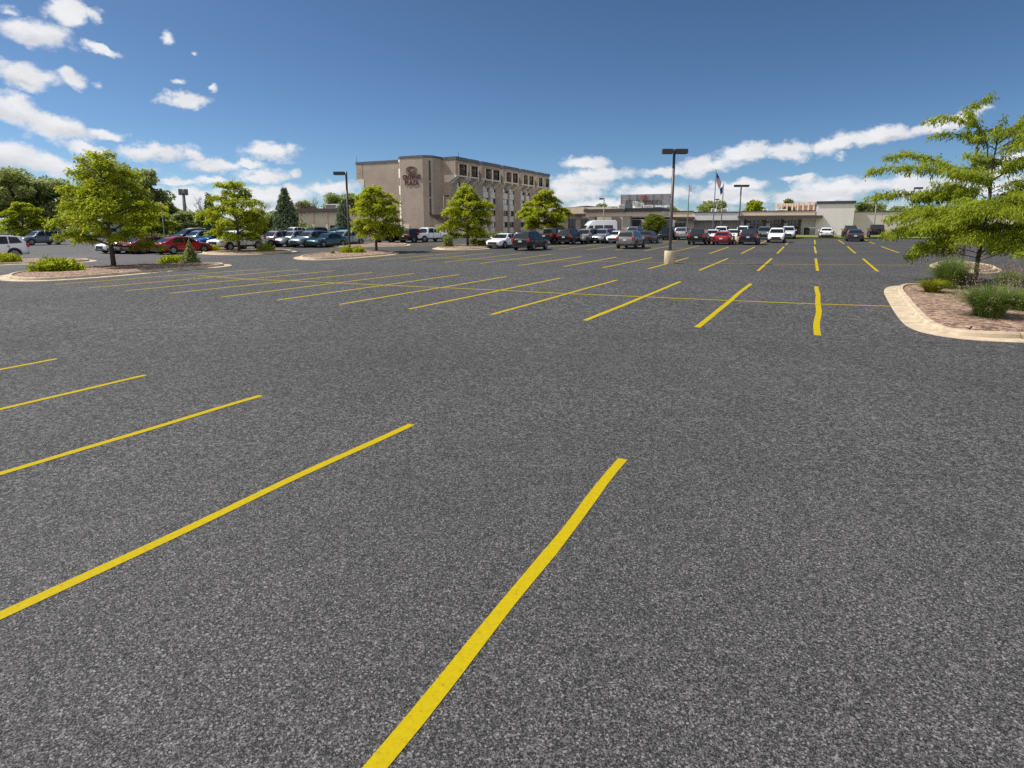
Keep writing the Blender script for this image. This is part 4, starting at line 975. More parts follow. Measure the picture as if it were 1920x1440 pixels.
YB = 113.5
def B(px, py, d=0.): return atY(px, py, YB + d)
def glazing(root, x0, x1, y, z0, z1, n, bars=1):
    w = MB(); w.box(x0, x1, y - .04, y - .003, z0, z1); wo = w.obj('window', GLASS, root); f = MB()
    for i in range(n + 1): x = x0 + (x1 - x0) * i / n; f.box(x - .05, x + .05, y - .09, y - .041, z0, z1)
    for k in range(bars): z = z0 + (z1 - z0) * (k + 1) / (bars + 1); f.box(x0 + .06, x1 - .06, y - .08, y - .042, z - .04, z + .04)
    f.obj('frame', FRAME, wo); return wo
def lobby():
    root = thing('lobby_building', 'low tan lobby with stone-columned drive-through canopy right of hotel', 'building'); g0 = gz(YB) - .2
    # left wing
    x0, x1 = B(1010, 400).x, B(1100, 400).x
    m = MB(); m.box(x0, x1 + 5, YB, YB + 22, g0, B(1060, 389).z); m.obj('wall', BEIGE, root)
    m = MB(); m.box(x0, x1 - .003, YB - 1.5, YB - .003, B(1060, 402).z, B(1060, 389.5).z); m.obj('fascia', TAN, root)
    m = MB(); m.box(x0, x1 + .1, YB - 1.7, YB - 1.503, B(1060, 403.5).z, B(1060, 401).z); m.obj('trim', BROWN, root)
    m = MB(); m.xprism([(x0, B(1060, 389.5).z + .005), (B(1070, 0).x, B(1060, 389.5).z + .2), (B(1092, 0).x, B(1092, 385).z), (B(1094, 0).x, B(1060, 389.5).z + .005)], YB + 2, YB + 9); m.obj('roof_peak', BROWN, root)
    for a, b in ((1067, 1080), (1091, 1106)): glazing(root, B(a, 0).x, B(b, 0).x, YB, g0, B(1060, 410).z, 2)
    for a, b in ((1058, 1066.5), (1080.5, 1089)): m = MB(); m.box(B(a, 0).x, B(b, 0).x, YB - .35, YB - .003, g0, B(1060, 403.6).z); m.obj('stone_pier', STONE, root)
    # drive-through canopy, standing forward of the front
    d = -7.; c = lambda x, y: B(x, y, d)
    ca, cb = c(1099, 0).x, c(1243, 0).x; z1, z2, z3 = c(1140, 406).z, c(1140, 397).z, c(1140, 391.8).z
    m = MB(); m.box(ca, cb, YB + d, YB - 1.8, z1, z2); m.obj('canopy_fascia', TAN, root)
    m = MB(); m.box(ca - .4, c(1172, 0).x, YB + d - .4, YB - 1.85, z2 + .003, z3); m.obj('canopy_roof', BROWN, root)
    m = MB(); m.box(c(1172, 0).x + .01, cb - .1, YB + d - .3, YB - 1.85, z2 + .003, z3 + .1); m.obj('canopy_roof', PLASTIC, root)
    for a, b in ((1104, 1114.5), (1167.5, 1181)): m = MB(); m.box(c(a, 0).x, c(b, 0).x, YB + d + .15, YB + d + 1.5, gz(YB + d) - .1, z1 - .003); m.obj('stone_column', STONE, root)
    m = MB(); m.box(c(1156, 0).x, c(1163, 0).x, YB - 3, YB - 2, g0, z1 - .003); m.obj('stone_column', STONE, root)
    # entrance below the canopy
    m = MB(); m.box(B(1106.5, 0).x, B(1300, 0).x, YB + .5, YB + 22, g0, B(1200, 397.5).z); m.obj('wall', WARMGREY, root)
    glazing(root, B(1114, 0).x, B(1138, 0).x, YB + .45, g0, B(1200, 410).z, 3)
    e = MB(); e.box(B(1143, 0).x, B(1152, 0).x, YB + .4, YB + .49, g0, B(1150, 418).z); e.obj('entrance_door', BROWN, root)
    # right hand front
    m = MB(); m.box(cb + .003, B(1300, 0).x, YB - .6, YB + .497, B(1250, 407).z, B(1250, 397).z); m.obj('fascia', TAN, root)
    m = MB(); m.box(B(1181, 0).x, B(1303, 0).x, YB - 1.75, YB - .603, B(1250, 411).z, B(1250, 407.2).z); m.obj('awning_band', BROWN, root)
    m = MB(); m.box(cb, B(1300, 0).x, YB - .7, YB - .3, B(1300, 397).z + .003, B(1300, 395.2).z); m.obj('coping', BROWN, root)
    for a, b, t, n in ((1183, 1201, 411.5, 3), (1244, 1257, 411.5, 2), (1266, 1285, 417.5, 2)): glazing(root, B(a, 0, .5).x, B(b, 0, .5).x, YB + .5, g0, B(1200, t).z, n)
    s = MB(); s.box(B(1265, 0, .5).x, B(1286, 0, .5).x, YB - .1, YB + .497, B(1270, 417.2).z, B(1270, 415.8).z); s.obj('door_canopy', WHITE, root)
    u = [(1138, 1158, 386, WHITE, 'long low white unit on lobby roof, leftmost'), (1160, 1171, 383.5, LGREY, 'square pale unit on lobby roof beside the dark one'), (1172, 1185, 381, DGREYM, 'dark boxy unit on lobby roof below the billboard left end'), (1186, 1192, 377, WHITE, 'narrow tall white vent unit on lobby roof'), (1193, 1203, 380, LGREY, 'grey unit on lobby roof below the billboard middle'), (1206, 1224, 385, WHITE, 'wide low white unit on lobby roof below billboard letters'), (1225, 1236, 387.5, DGREYM, 'small dark unit on lobby roof below billboard right half')]
    zr = B(1200, 397).z
    for a, b, t, mm, l in u:
        q0, q1 = B(a, 391, 3), B(b, t, 3); r = thing('rooftop_unit', l, 'rooftop unit', (q0.x, YB + 3, 0), 0, 'air units on the flat roofs'); w = q1.x - q0.x
        m = MB(); m.box(0, w, 0, 2, zr - .02, q1.z); m.obj('casing', mm, r); m = MB()
        for k in range(4): m.box(.1, w - .1, -.03, -.003, q1.z - .2 - .2 * k, q1.z - .1 - .2 * k)
        m.obj('louvre', GREYPOLE, r)
lobby()
def billboard():
    Yb = YB + 9; P = lambda x, y: atY(x, y, Yb); x0, x1 = P(1163.5, 0).x, P(1255, 0).x; z0, z1 = P(1210, 385.5).z, P(1210, 364.5).z
    root = thing('rooftop_sign', 'wide grey lattice sign on roof seen from behind with mirrored lettering', 'sign'); back = mat('sign_lattice', (.36, .36, .37), .7, noise=(1.5, .12)); m = MB()
    m.box(x0, x1, Yb, Yb + .12, z0, z1); m.obj('panel', back, root)
    m = MB(); n = 6
    for i in range(n + 1): x = x0 + (x1 - x0) * i / n; m.box(x - .06, x + .06, Yb - .16, Yb - .06, z0, z1 + .05)
    for k in range(7): z = z0 + (z1 - z0) * k / 6; m.box(x0 - .03, x1 + .03, Yb - .059, Yb - .003, z - .02, z + .02)
    m.obj('lattice', DGREYM, root)
    m = MB()
    for i in range(n + 1): x = x0 + (x1 - x0) * i / n; m.tube([(x, Yb + .3, B(1200, 397).z - .02), (x, Yb + .3, z0 + .3)], .06, 6); m.tube([(x, Yb + 2.2, B(1200, 397).z - .02), (x, Yb + .3, z1 - .3)], .05, 6)
    m.obj('support_post', GREYPOLE, root)
    sc = (x1 - x0) / 91.5
    letter(root, 'CROWNE', 11.5 * sc, P(1222, 379.8) - Vector((0, .22, 0)), FRAME, 34 * sc, True); letter(root, 'PLAZA', 11.5 * sc, P(1186, 379.8) - Vector((0, .22, 0)), FRAME, 26 * sc, True)
    emblem(root, P(1208.5, 371) - Vector((0, .22, 0)), 18 * sc, 7 * sc, FR, mirror=True)
billboard()
def greyblock():
    root = thing('grey_block_building', 'flat-roofed two-tone grey building behind the flag poles', 'building'); g0 = gz(YB) - .2; d = 1.5
    x0, x1 = B(1300, 0).x + .003, B(1389, 0).x - .003
    m = MB(); m.box(x0, x1, YB + .52, YB + 22, g0, B(1330, 413).z); m.obj('lower_wall', DBLOCK, root)
    m = MB(); m.box(x0, x1, YB + .5 - 1.2, YB + 22, B(1330, 413).z + .003, B(1330, 399).z); m.obj('upper_wall', LGREY, root)
    m = MB(); m.box(x0, x1, YB - .8, YB + 1, B(1330, 399).z + .003, B(1330, 397.2).z); m.obj('coping', BROWN, root)
    for a, b, t, l in ((1333, 1341, 391, 'small white unit on grey block roof left of flag poles'), (1352, 1364, 391, 'white unit on grey block roof right of flag poles')):
        q0, q1 = B(a, 396, 4), B(b, t, 4); r = thing('rooftop_unit', l, 'rooftop unit', (q0.x, YB + 4, 0), 0, 'air units on the flat roofs'); m = MB(); m.box(0, q1.x - q0.x, 0, 2, B(1330, 399).z - .02, q1.z); m.obj('casing', WHITE, r); m = MB(); m.box(.1, q1.x - q0.x - .1, -.03, -.003, q1.z - .6, q1.z - .1); m.obj('louvre', GREYPOLE, r)
greyblock()
def store():
    root = thing('store_building', 'long low grey store with brown canopy and taller grey block', 'building'); g0 = gz(YB) - .2
    x0, xt0, xt1, x1 = B(1389, 0).x, B(1530, 0, -.8).x, B(1600, 0, -.8).x, B(2030, 0).x
    m = MB(); m.box(x0, xt0 - .003, YB, YB + 25, g0, B(1450, 396.3).z); m.obj('wall', LGREY, root)
    m = MB(); m.box(x0 + .02, B(1527, 0).x, YB - .4, YB - .003, B(1450, 404).z, B(1450, 396.6).z); m.obj('fascia', TAN, root)
    m = MB(); m.box(x0, B(1527.5, 0).x, YB - .46, YB + .5, B(1450, 396.3).z + .004, B(1450, 395).z); m.obj('coping', BROWN, root)
    m = MB(); m.box(B(1386, 0).x, B(1542, 0, -3).x, YB - 3.0, YB - .81, B(1450, 408.8, -3).z, B(1450, 404.3, -3).z); m.box(B(1386, 0).x, xt0 - .01, YB - .805, YB - .405, B(1450, 408, -3).z, B(1450, 404.8, -3).z); m.obj('canopy', BROWN, root)
    m = MB(); m.box(xt0, xt1, YB - .8, YB + 14, g0, B(1560, 382, -.8).z); m.obj('tall_wall', BLOCK, root)
    m = MB(); m.box(xt0 - .15, xt1 + .15, YB - .95, YB + 14.2, B(1560, 382, -.8).z + .003, B(1560, 377, -.8).z); m.obj('tall_parapet', mat('charcoal_metal', (.045, .045, .045), .6), root)
    m = MB(); m.box(xt1 + .003, x1, YB, YB + 25, g0, B(1650, 397.5).z); m.obj('wing_wall', WARMGREY, root)
    m = MB(); m.box(xt1 + .16, x1, YB - .1, YB + .6, B(1650, 397.5).z + .003, B(1650, 396).z); m.obj('coping', BROWN, root)
    for a, b in ((1407, 1429), (1445, 1467), (1478, 1498)): glazing(root, B(a, 0).x, B(b, 0).x, YB, g0 + .3, B(1450, 412).z, 3, 2)
    for px in (1398, 1434, 1467.5, 1499.5): p = B(px, 0).x; m = MB(); m.box(p - .22, p + .22, YB - .3, YB - .1, g0, B(1450, 412).z); m.obj('brown_post', BROWN, root)
    for px in (1403.5, 1440, 1473.5): p = B(px, 0).x; m = MB(); m.box(p - .14, p + .14, YB - .25, YB - .003, B(1450, 418).z, B(1450, 414.5).z); m.obj('wall_lamp', FRAME, root)
    # stepped roof screen behind
    m = MB(); rr = random.Random(5); pink = mat('pink_stucco', (.62, .46, .36), .9, noise=(2, .15)); yr = 9.
    for k in range(8):
        a = 1451 + k * 10; t = 381 + rr.uniform(-1, 1) - (1.2 if k > 3 else 0)
        m.box(B(a, 0, yr).x, B(a + 9.4, 0, yr).x, YB + yr, YB + yr + .5, B(1450, t + 5.5, yr).z, B(1450, t, yr).z); m.box(B(a + 1, 0, yr).x, B(a + 4, 0, yr).x, YB + yr - .3, YB + yr - .003, B(1450, 397, yr).z, B(1450, t + 1, yr).z)
    m.box(B(1490, 0, yr).x, B(1529, 0, yr).x, YB + yr + .6, YB + yr + .9, B(1450, 397, yr).z, B(1450, 385, yr).z); m.obj('roof_screen', pink, root)
    for a, b, t, l in ((1430, 1439, 391.5, 'small white unit on store roof beside bright tree'), (1456, 1474, 392.5, 'long low white unit on the store roof before the pink screen')):
        q0, q1 = B(a, 396, 4), B(b, t, 4); r = thing('rooftop_unit', l, 'rooftop unit', (q0.x, YB + 4, 0), 0, 'air units on the flat roofs'); m = MB(); m.box(0, q1.x - q0.x, 0, 2, B(1450, 396.3).z - .02, q1.z); m.obj('casing', WHITE, r); m = MB(); m.box(.1, q1.x - q0.x - .1, -.03, -.003, q1.z - .5, q1.z - .1); m.obj('louvre', GREYPOLE, r)
store()
def bin_():
    p = B(1512, 438, -1.2); r = thing('trash_bin', 'black trash bin standing against the grey store wall', 'bin', (p.x, YB - 1.2, gz(YB) + .1), 0)
    m = MB(); m.lathe([(.36, 0), (.4, .1), (.42, .95)], 16); m.obj('body', PLASTIC, r); m = MB(); m.lathe([(.45, .951), (.44, 1.05), (.25, 1.2)], 16); m.obj('lid', PLASTIC, r)
    p = B(1517, 438, -1.2); m = MB(); m.lathe([(.05, 0), (.05, 1.1)], 8); o = m.obj('bollard', FRAME, None, (p.x, YB - 1.2, gz(YB) + .1)); tag(o, 'thin dark post standing right of the trash bin', 'post')
bin_()
# ------------------------------------------------------------------ cars
def loft(mb, st, mi=0):
    """lower body from stations (x, half width, z low, z shoulder, z top)"""
    rings = []
    for x, w, zl, zs, zt in st:
        h = [(0, zl), (w * .86, zl), (w * .96, zl + .09), (w, zl + (zs - zl) * .5), (w * .975, zs - .05), (w * .9, zs + (zt - zs) * .35), (w * .5, zt), (0, zt + .012)]
        r = [(x, y, z) for y, z in h] + [(x, -y, z) for y, z in h[-2:0:-1]]
        rings.append(r)
    n = len(rings[0]); v = [p for r in rings for p in r]; f = []
    for i in range(len(rings) - 1):
        for j in range(n): f.append((i * n + j, i * n + (j + 1) % n, (i + 1) * n + (j + 1) % n, (i + 1) * n + j))
    f.append(tuple(range(n))); f.append(tuple(range((len(rings) - 1) * n, len(rings) * n)))
    mb.add(v, f, mi, True)

KINDS = {
 'sedan': dict(L=4.8, W=.91, r=.335, wb=(1.42, -1.38), H=1.45, zb=.93, yb=.84, yr=.60,
   st=[(-2.38, .62, .42, .74, .78), (-2.33, .78, .32, .90, .95), (-2.15, .86, .24, .98, 1.03), (-1.7, .905, .2, .97, 1.03), (-1.0, .915, .19, .94, .98), (0, .915, .18, .92, .95), (.9, .915, .18, .90, .96), (1.5, .9, .2, .85, .92), (2.0, .86, .22, .79, .86), (2.28, .77, .26, .72, .78), (2.40, .62, .34, .61, .66)],
   cab=[(1.12, .9), (.32, 1.38), (-.2, 1.45), (-.75, 1.43), (-1.22, 1.32), (-1.98, 1.0)], ws=(0, 1), rw=(4, 5), sw=[[(.80, .97), (.22, 1.33), (-.22, 1.385), (-.22, .97)], [(-.32, .97), (-.32, 1.385), (-.78, 1.36), (-1.12, 1.26), (-1.32, .99)]]),
 'suv': dict(L=4.75, W=.94, r=.37, wb=(1.42, -1.4), H=1.72, zb=1.05, yb=.87, yr=.66,
   st=[(-2.36, .70, .45, .92, .96), (-2.32, .84, .36, 1.05, 1.08), (-2.1, .92, .28, 1.08, 1.10), (-1.5, .94, .26, 1.06, 1.08), (0, .94, .25, 1.03, 1.06), (.9, .94, .25, 1.02, 1.08), (1.5, .93, .27, .98, 1.06), (2.0, .88, .3, .90, .99), (2.27, .78, .34, .76, .84), (2.37, .6, .44, .62, .68)],
   cab=[(1.10, 1.02), (.42, 1.60), (-.1, 1.71), (-1.2, 1.71), (-1.98, 1.62), (-2.26, 1.06)], ws=(0, 1), rw=(4, 5), sw=[[(.80, 1.1), (.30, 1.54), (-.15, 1.62), (-.15, 1.1)], [(-.25, 1.1), (-.25, 1.62), (-1.12, 1.62), (-1.12, 1.1)], [(-1.2, 1.12), (-1.2, 1.615), (-1.72, 1.56), (-1.95, 1.16)]], rails=True),
 'minivan': dict(L=5.0, W=.97, r=.345, wb=(1.55, -1.5), H=1.75, zb=1.02, yb=.90, yr=.72,
   st=[(-2.48, .74, .42, .95, 1.0), (-2.44, .9, .32, 1.04, 1.06), (-2.2, .96, .24, 1.05, 1.08), (0, .97, .22, 1.0, 1.04), (1.2, .97, .22, .98, 1.05), (1.8, .93, .24, .9, .98), (2.2, .84, .27, .78, .86), (2.43, .66, .33, .62, .68), (2.5, .5, .42, .54, .57)],
   cab=[(1.62, .98), (.62, 1.60), (.05, 1.74), (-1.4, 1.75), (-2.2, 1.66), (-2.42, 1.04)], ws=(0, 1), rw=(4, 5), sw=[[(1.1, 1.06), (.5, 1.5), (-.05, 1.62), (-.05, 1.06)], [(-.15, 1.06), (-.15, 1.63), (-1.1, 1.65), (-1.1, 1.06)], [(-1.2, 1.06), (-1.2, 1.65), (-2.0, 1.58), (-2.15, 1.1)]], rails=True),
 'pickup': dict(L=5.6, W=.98, r=.40, wb=(1.75, -1.7), H=1.85, zb=1.15, yb=.90, yr=.70,
   st=[(-2.78, .90, .55, 1.14, 1.16), (-2.74, .95, .45, 1.18, 1.19), (-2.0, .97, .40, 1.18, 1.19), (-.6, .98, .38, 1.16, 1.17), (.9, .98, .38, 1.14, 1.17), (1.5, .97, .40, 1.12, 1.18), (2.3, .94, .42, 1.06, 1.13), (2.7, .88, .46, .98, 1.05), (2.79, .76, .52, .86, .92)],
   cab=[(1.25, 1.12), (.62, 1.74), (.2, 1.85), (-.7, 1.85), (-.98, 1.78), (-1.1, 1.16)], ws=(0, 1), rw=(4, 5), sw=[[(.92, 1.2), (.46, 1.66), (.1, 1.74), (.1, 1.2)], [(0, 1.2), (0, 1.74), (-.68, 1.74), (-.90, 1.2)]], bed=(-2.6, -1.2)),
 'jeep': dict(L=4.2, W=.93, r=.41, wb=(1.3, -1.25), H=1.85, zb=1.12, yb=.84, yr=.76,
   st=[(-1.95, .84, .55, 1.12, 1.13), (-1.92, .88, .5, 1.14, 1.15), (-1.2, .9, .48, 1.14, 1.15), (.7, .9, .48, 1.12, 1.15), (1.2, .82, .5, 1.1, 1.16), (1.9, .72, .52, 1.06, 1.12), (2.0, .70, .56, 1.0, 1.04)],
   cab=[(.78, 1.12), (.48, 1.78), (.3, 1.85), (-1.6, 1.85), (-1.82, 1.80), (-1.9, 1.14)], ws=(0, 1), rw=(4, 5), sw=[[(.58, 1.2), (.36, 1.7), (-.2, 1.74), (-.2, 1.2)], [(-.3, 1.2), (-.3, 1.74), (-1.0, 1.74), (-1.0, 1.2)], [(-1.1, 1.2), (-1.1, 1.74), (-1.7, 1.72), (-1.78, 1.2)]], spare=True),
 'van': dict(L=5.9, W=1.02, r=.37, wb=(1.95, -1.75), H=2.65, zb=1.2, yb=.98, yr=.84,
   st=[(-2.93, .90, .45, 1.2, 1.21), (-2.90, .98, .38, 1.22, 1.23), (-2.0, 1.02, .34, 1.22, 1.23), (.6, 1.02, .34, 1.2, 1.22), (1.7, 1.0, .34, 1.16, 1.24), (2.4, .95, .36, 1.02, 1.10), (2.8, .84, .4, .86, .92), (2.92, .68, .48, .74, .78)],
   cab=[(2.15, 1.14), (1.42, 1.98), (.9, 2.5), (.3, 2.65), (-2.6, 2.65), (-2.84, 2.5), (-2.9, 1.2)], ws=(0, 1), rw=(5, 6), sw=[[(1.72, 1.28), (1.22, 1.92), (.72, 1.92), (.72, 1.28)], [(.5, 1.28), (.5, 1.95), (-.75, 1.95), (-.75, 1.28)], [(-.9, 1.28), (-.9, 1.95), (-2.2, 1.95), (-2.2, 1.28)]]),
}
TEMPL = {}
def car_template(kind):
    if kind in TEMPL: return TEMPL[kind]
    k = KINDS[kind]; T = []                                  # (name, mesh, parent index, location, painted)
    zb, yb, yr, Hh = k['zb'], k['yb'], k['yr'], k['H']; hy = lambda z: yb + (yr - yb) * (z - zb) / (Hh - zb)
    def add(name, me, par=0, loc=(0, 0, 0), paint=False): T.append((name, me, par, loc, paint)); return len(T) - 1
    lo = MB(); loft(lo, k['st']); lm = bake(lo.mesh('body', [WHITE]), [('SUBSURF', dict(levels=2, render_levels=2))])
    ca = MB(); P = list(k['cab']); n = len(P); bot = zb - .12
    prof = [(P[0][0] + .02, bot)] + P + [(P[-1][0] - .02, bot)]; m_ = len(prof)
    v = [(x, hy(max(z, zb)), z) for x, z in prof] + [(x, -hy(max(z, zb)), z) for x, z in prof]
    ca.add(v, [tuple(range(m_)), tuple(range(2 * m_ - 1, m_ - 1, -1))] + [(i, (i + 1) % m_, m_ + (i + 1) % m_, m_ + i) for i in range(m_)], 0, False)
    cm = bake(ca.mesh('cab', [WHITE]), [('BEVEL', dict(width=.05, segments=2, limit_method='ANGLE'))])
    bm = bmesh.new(); bm.from_mesh(lm); bm.from_mesh(cm)
    for f in bm.faces: f.smooth = True
    xs = []
    body = bpy.data.meshes.new(kind + '_body'); bm.to_mesh(body); bm.free(); body.materials.clear(); body.materials.append(WHITE)
    add('body', body, -1, paint=True)
    # wheel arches, sills and bumper trim
    tr = MB(); W, r = k['W'], k['r']
    for x in k['wb']:
        for sg in (-1, 1):
            pr = []
            for i in range(13):
                a = math.pi * (i / 12) * 1.16 - .25; pr.append((x + (r + .075) * math.cos(a), r + (r + .075) * math.sin(a)))
            y0, y1 = (W - .22, W + .004) if sg > 0 else (-W - .004, -W + .22); tr.xprism(pr, y0, y1)
    xf, xr = k['st'][-1][0], k['st'][0][0]
    for sg in (-1, 1): a, b = sorted((sg * (W - .16), sg * (W - .004))); tr.box(k['wb'][1] + r, k['wb'][0] - r, a, b, k['st'][3][2] - .02, k['st'][3][2] + .13)
    tr.box(xf - .22, xf - .03, -.62, .62, k['st'][-1][2] - .1, k['st'][-1][2] + .06)
    tr.box(xr + .01, xr + .2, -.7, .7, k['st'][0][2] - .12, k['st'][0][2] + .08)
    if k.get('bed'): tr.box(k['bed'][0], k['bed'][1], -.78, .78, zb - .1, zb + .055)
    add('trim', tr.mesh(kind + '_trim', [PLASTIC]))
    def endglass(name, a, b, inset):
        (xa, za), (xb, zbb) = P[a], P[b]; d = Vector((xb - xa, 0, zbb - za)); nn = Vector((d.z, 0, -d.x)).normalized() * (.014)
        if name == 'rear_window': nn = nn if nn.x < 0 else -nn
        else: nn = nn if nn.x > 0 else -nn
        q = []
        for t in (.08, .93):
            x, z = xa + d.x * t, za + d.z * t; z_ = max(z, zb - .0)
            if name == 'rear_window' and t > .5 and kind in ('suv', 'minivan', 'van', 'jeep'): x, z = xa + d.x * .8, za + d.z * .8
            if name == 'windshield' and t < .5: x, z = xa + d.x * .16, za + d.z * .16
            q += [(x, hy(max(z, zb)) - inset, z), (x, -hy(max(z, zb)) + inset, z)]
        mb = MB(); o = [Vector(p) + nn for p in q] + [Vector(p) - nn * .5 for p in q]
        mb.add(o, [(0, 1, 3, 2), (4, 6, 7, 5), (0, 2, 6, 4), (1, 5, 7, 3), (0, 4, 5, 1), (2, 3, 7, 6)]); return add(name, mb.mesh(kind + '_' + name, [CARGLASS]))
    endglass('windshield', *k['ws'], .075); endglass('rear_window', *k['rw'], .10)
    for sg in (-1, 1):
        for pl in k['sw']:
            mb = MB(); c = len(pl); v = [(x, sg * (hy(z) + .012), z) for x, z in pl] + [(x, sg * (hy(z) - .02), z) for x, z in pl]
            mb.add(v, [tuple(range(c)), tuple(range(2 * c - 1, c - 1, -1))] + [(i, (i + 1) % c, c + (i + 1) % c, c + i) for i in range(c)]); add('side_window', mb.mesh(kind + '_side_window', [CARGLASS]))
    wt = MB(); wt.lathe([(r * .62, -.10), (r * .93, -.115), (r, -.08), (r, .08), (r * .93, .115), (r * .62, .10)], 22, 'y'); tm = wt.mesh('tyre', [TYRE])
    rm = MB(); rm.lathe([(r * .63, -.07), (r * .63, .07)], 18, 'y', 1)
    for i in range(5):
        a = i * 2 * math.pi / 5; c, s_ = math.cos(a), math.sin(a)
        for y in (-.105, .075):
            v = []
            for yy in (y, y + .03):
                for rr_, ww in ((0, .055), (r * .62, .075)):
                    for q in (-1, 1): v.append((c * rr_ - s_ * ww * q * .8, yy, s_ * rr_ + c * ww * q * .8))
            rm.add(v, [(0, 1, 3, 2), (4, 6, 7, 5), (0, 2, 6, 4), (1, 5, 7, 3), (0, 4, 5, 1), (2, 3, 7, 6)])
    for y in (-.102, .102): rm.lathe([(r * .55, y - .006), (r * .64, y - .006), (r * .64, y + .006), (r * .55, y + .006), (r * .55, y - .006)][:4], 18, 'y')
    rme = rm.mesh('rim', [RIMM, PLASTIC])
    for x in k['wb']:
        for sg in (-1, 1): w = add('wheel', tm, 0, (x, sg * (W - .075), r)); add('rim', rme, w)
    sh = k['st'][-2]; sr = k['st'][2 if len(k['st']) > 8 else 1]
    def slab(x0, x1, y0, y1, z0, z1): mb = MB(); mb.box(x0, x1, y0, y1, z0, z1); return bake(mb.mesh('slab', [WHITE]), [('BEVEL', dict(width=.03, segments=2))])
    fz = sh[3]; fw = sh[1]
    hs = slab(-.21, .03, -.19, .19, -.075, .065); hs.materials.clear(); hs.materials.append(HEADL)
    for sg in (-1, 1): add('headlight', hs, 0, (xf - .17, sg * (fw * .80), fz - .06))
    tall = kind in ('suv', 'minivan', 'jeep', 'van', 'pickup')
    tz = k['st'][1][3]; ts = slab(-.02, .2, -.15 if tall else -.22, .1 if tall else .17, -.19 if tall else -.08, .12 if tall else .06); ts.materials.clear(); ts.materials.append(TAILL)
    for sg in (-1, 1): add('tail_light', ts, 0, (xr + .0, sg * (k['st'][1][1] - .07), tz - .04))
    gm = MB(); gz_ = (sh[2] + fz) / 2 + .03
    for i in range(5): gm.box(xf - .12, xf + .012, -.45, .45, gz_ - .11 + i * .05, gz_ - .078 + i * .05)
    gm.box(xf - .12, xf + .004, -.47, .47, gz_ - .12, gz_ + .13); add('grille', gm.mesh('grille', [PLASTIC]))
    pm = MB(); pm.box(xr - .025, xr + .1, -.16, .16, tz - .28, tz - .12); add('licence_plate', pm.mesh('licence_plate', [PLATE]))
    mm = MB(); mm.box(-.06, .06, -.1, .1, -.06, .07); mme = bake(mm.mesh('mirror', [PLASTIC]), [('BEVEL', dict(width=.03, segments=2))])
    for sg in (-1, 1): add('wing_mirror', mme, 0, (P[0][0] - .28, sg * (yb + .13), zb + .1), True)
    hm = MB()
    for sg in (-1, 1):
        for x in (-.25, -1.15) if kind != 'van' else (.8, -.7): a, b = sorted((sg * (W * .96), sg * (W + .006))); hm.box(x, x + .17, a, b, zb - .14, zb - .105)
    add('door_handle', hm.mesh('door_handle', [PLASTIC]))
    if k.get('rails'):
        for sg in (-1, 1): rl = MB(); rl.tube([(.1, sg * (yr - .03), Hh - .03), (0, sg * (yr - .03), Hh + .05), (-1.5, sg * (yr - .03), Hh + .05), (-1.65, sg * (yr - .03), Hh - .05)], .02, 5); add('roof_rail', rl.mesh('roof_rail', [PLASTIC]))
    if k.get('spare'): sp = MB(); sp.lathe([(.2, -2.14), (.37, -2.14), (.39, -2.04), (.37, -1.93), (.2, -1.93)], 20, 'x', c=(0, 0, 1.05)); add('spare_wheel', sp.mesh('spare_wheel', [TYRE]))
    # door seams
    sm = MB()
    for sg in (-1, 1):
        for x in ([.98, -.2, -1.12] if kind != 'van' else [1.9, .62, -.85]):
            a, b = sorted((sg * (W * .955), sg * (W + .0035))); sm.box(x - .008, x + .008, a, b, k['st'][3][2] + .14, zb - .06)
    add('door_seam', sm.mesh('door_seam', [PLASTIC]))
    TEMPL[kind] = T; return T

def paint(name, col, metal=.35, rough=.32): return mat('car_paint_' + name, col, rough, metal, .4, .8 if max(col) > .1 else .3)
PAINT = dict(white=paint('white', (.84, .845, .85), 0), pearl=paint('pearl', (.66, .68, .72), .1), black=paint('black', (.009, .009, .011), .2), charcoal=paint('charcoal', (.02, .021, .023), .2), navy=paint('navy', (.014, .02, .04)), slate=paint('slate', (.04, .044, .052), .2),
             gunmetal=paint('gunmetal', (.23, .225, .22), .5), silver=paint('silver', (.42, .43, .45), .6), champagne=paint('champagne', (.42, .38, .33), .5), red=paint('red', (.36, .012, .016), .25), maroon=paint('maroon', (.22, .03, .04), .3), teal=paint('teal', (.035, .11, .14)), blue=paint('blue', (.012, .12, .38)), grey=paint('grey', (.16, .17, .18)), steel=paint('steel', (.20, .25, .30)), mint=paint('mint', (.35, .45, .44)))
CATN = dict(sedan='car', suv='car', minivan='car', pickup='pickup truck', jeep='car', van='van')
NAMEN = dict(sedan='parked_sedan', suv='parked_suv', minivan='parked_minivan', pickup='pickup_truck', jeep='off_road_car', van='passenger_van')
def car(kind, col, px, py, heading, label, back=None, scale=1.0):
    k = KINDS[kind]; g = G(px, py); dirv = Vector((g.x, g.y, 0)).normalized(); h = R(heading); f = Vector((math.cos(h), math.sin(h), 0)); sd_ = Vector((-f.y, f.x, 0))
    ext = abs(dirv.dot(f)) * k['L'] * .42 + abs(dirv.dot(sd_)) * k['W'] * .9
    c = g + dirv * (ext if back is None else back); c.z = gz(c.y) + .005
    root = thing(NAMEN[kind], label, CATN[kind], c, h, 'vehicles parked in the lot'); root.scale = (scale,) * 3
    slope = math.atan2(gz(c.y + f.y) - gz(c.y - f.y), 2); root.rotation_euler = (0, -slope, h)
    objs = []
    for name, me, par, loc, pt in car_template(kind):
        o = bpy.data.objects.new(name, me); C.objects.link(o); o.location = loc; o.parent = root if par < 0 or par == 0 and name != 'body' else objs[par]
        if pt: o.material_slots[0].link = 'OBJECT'; o.material_slots[0].material = PAINT[col]
        objs.append(o)
    return root
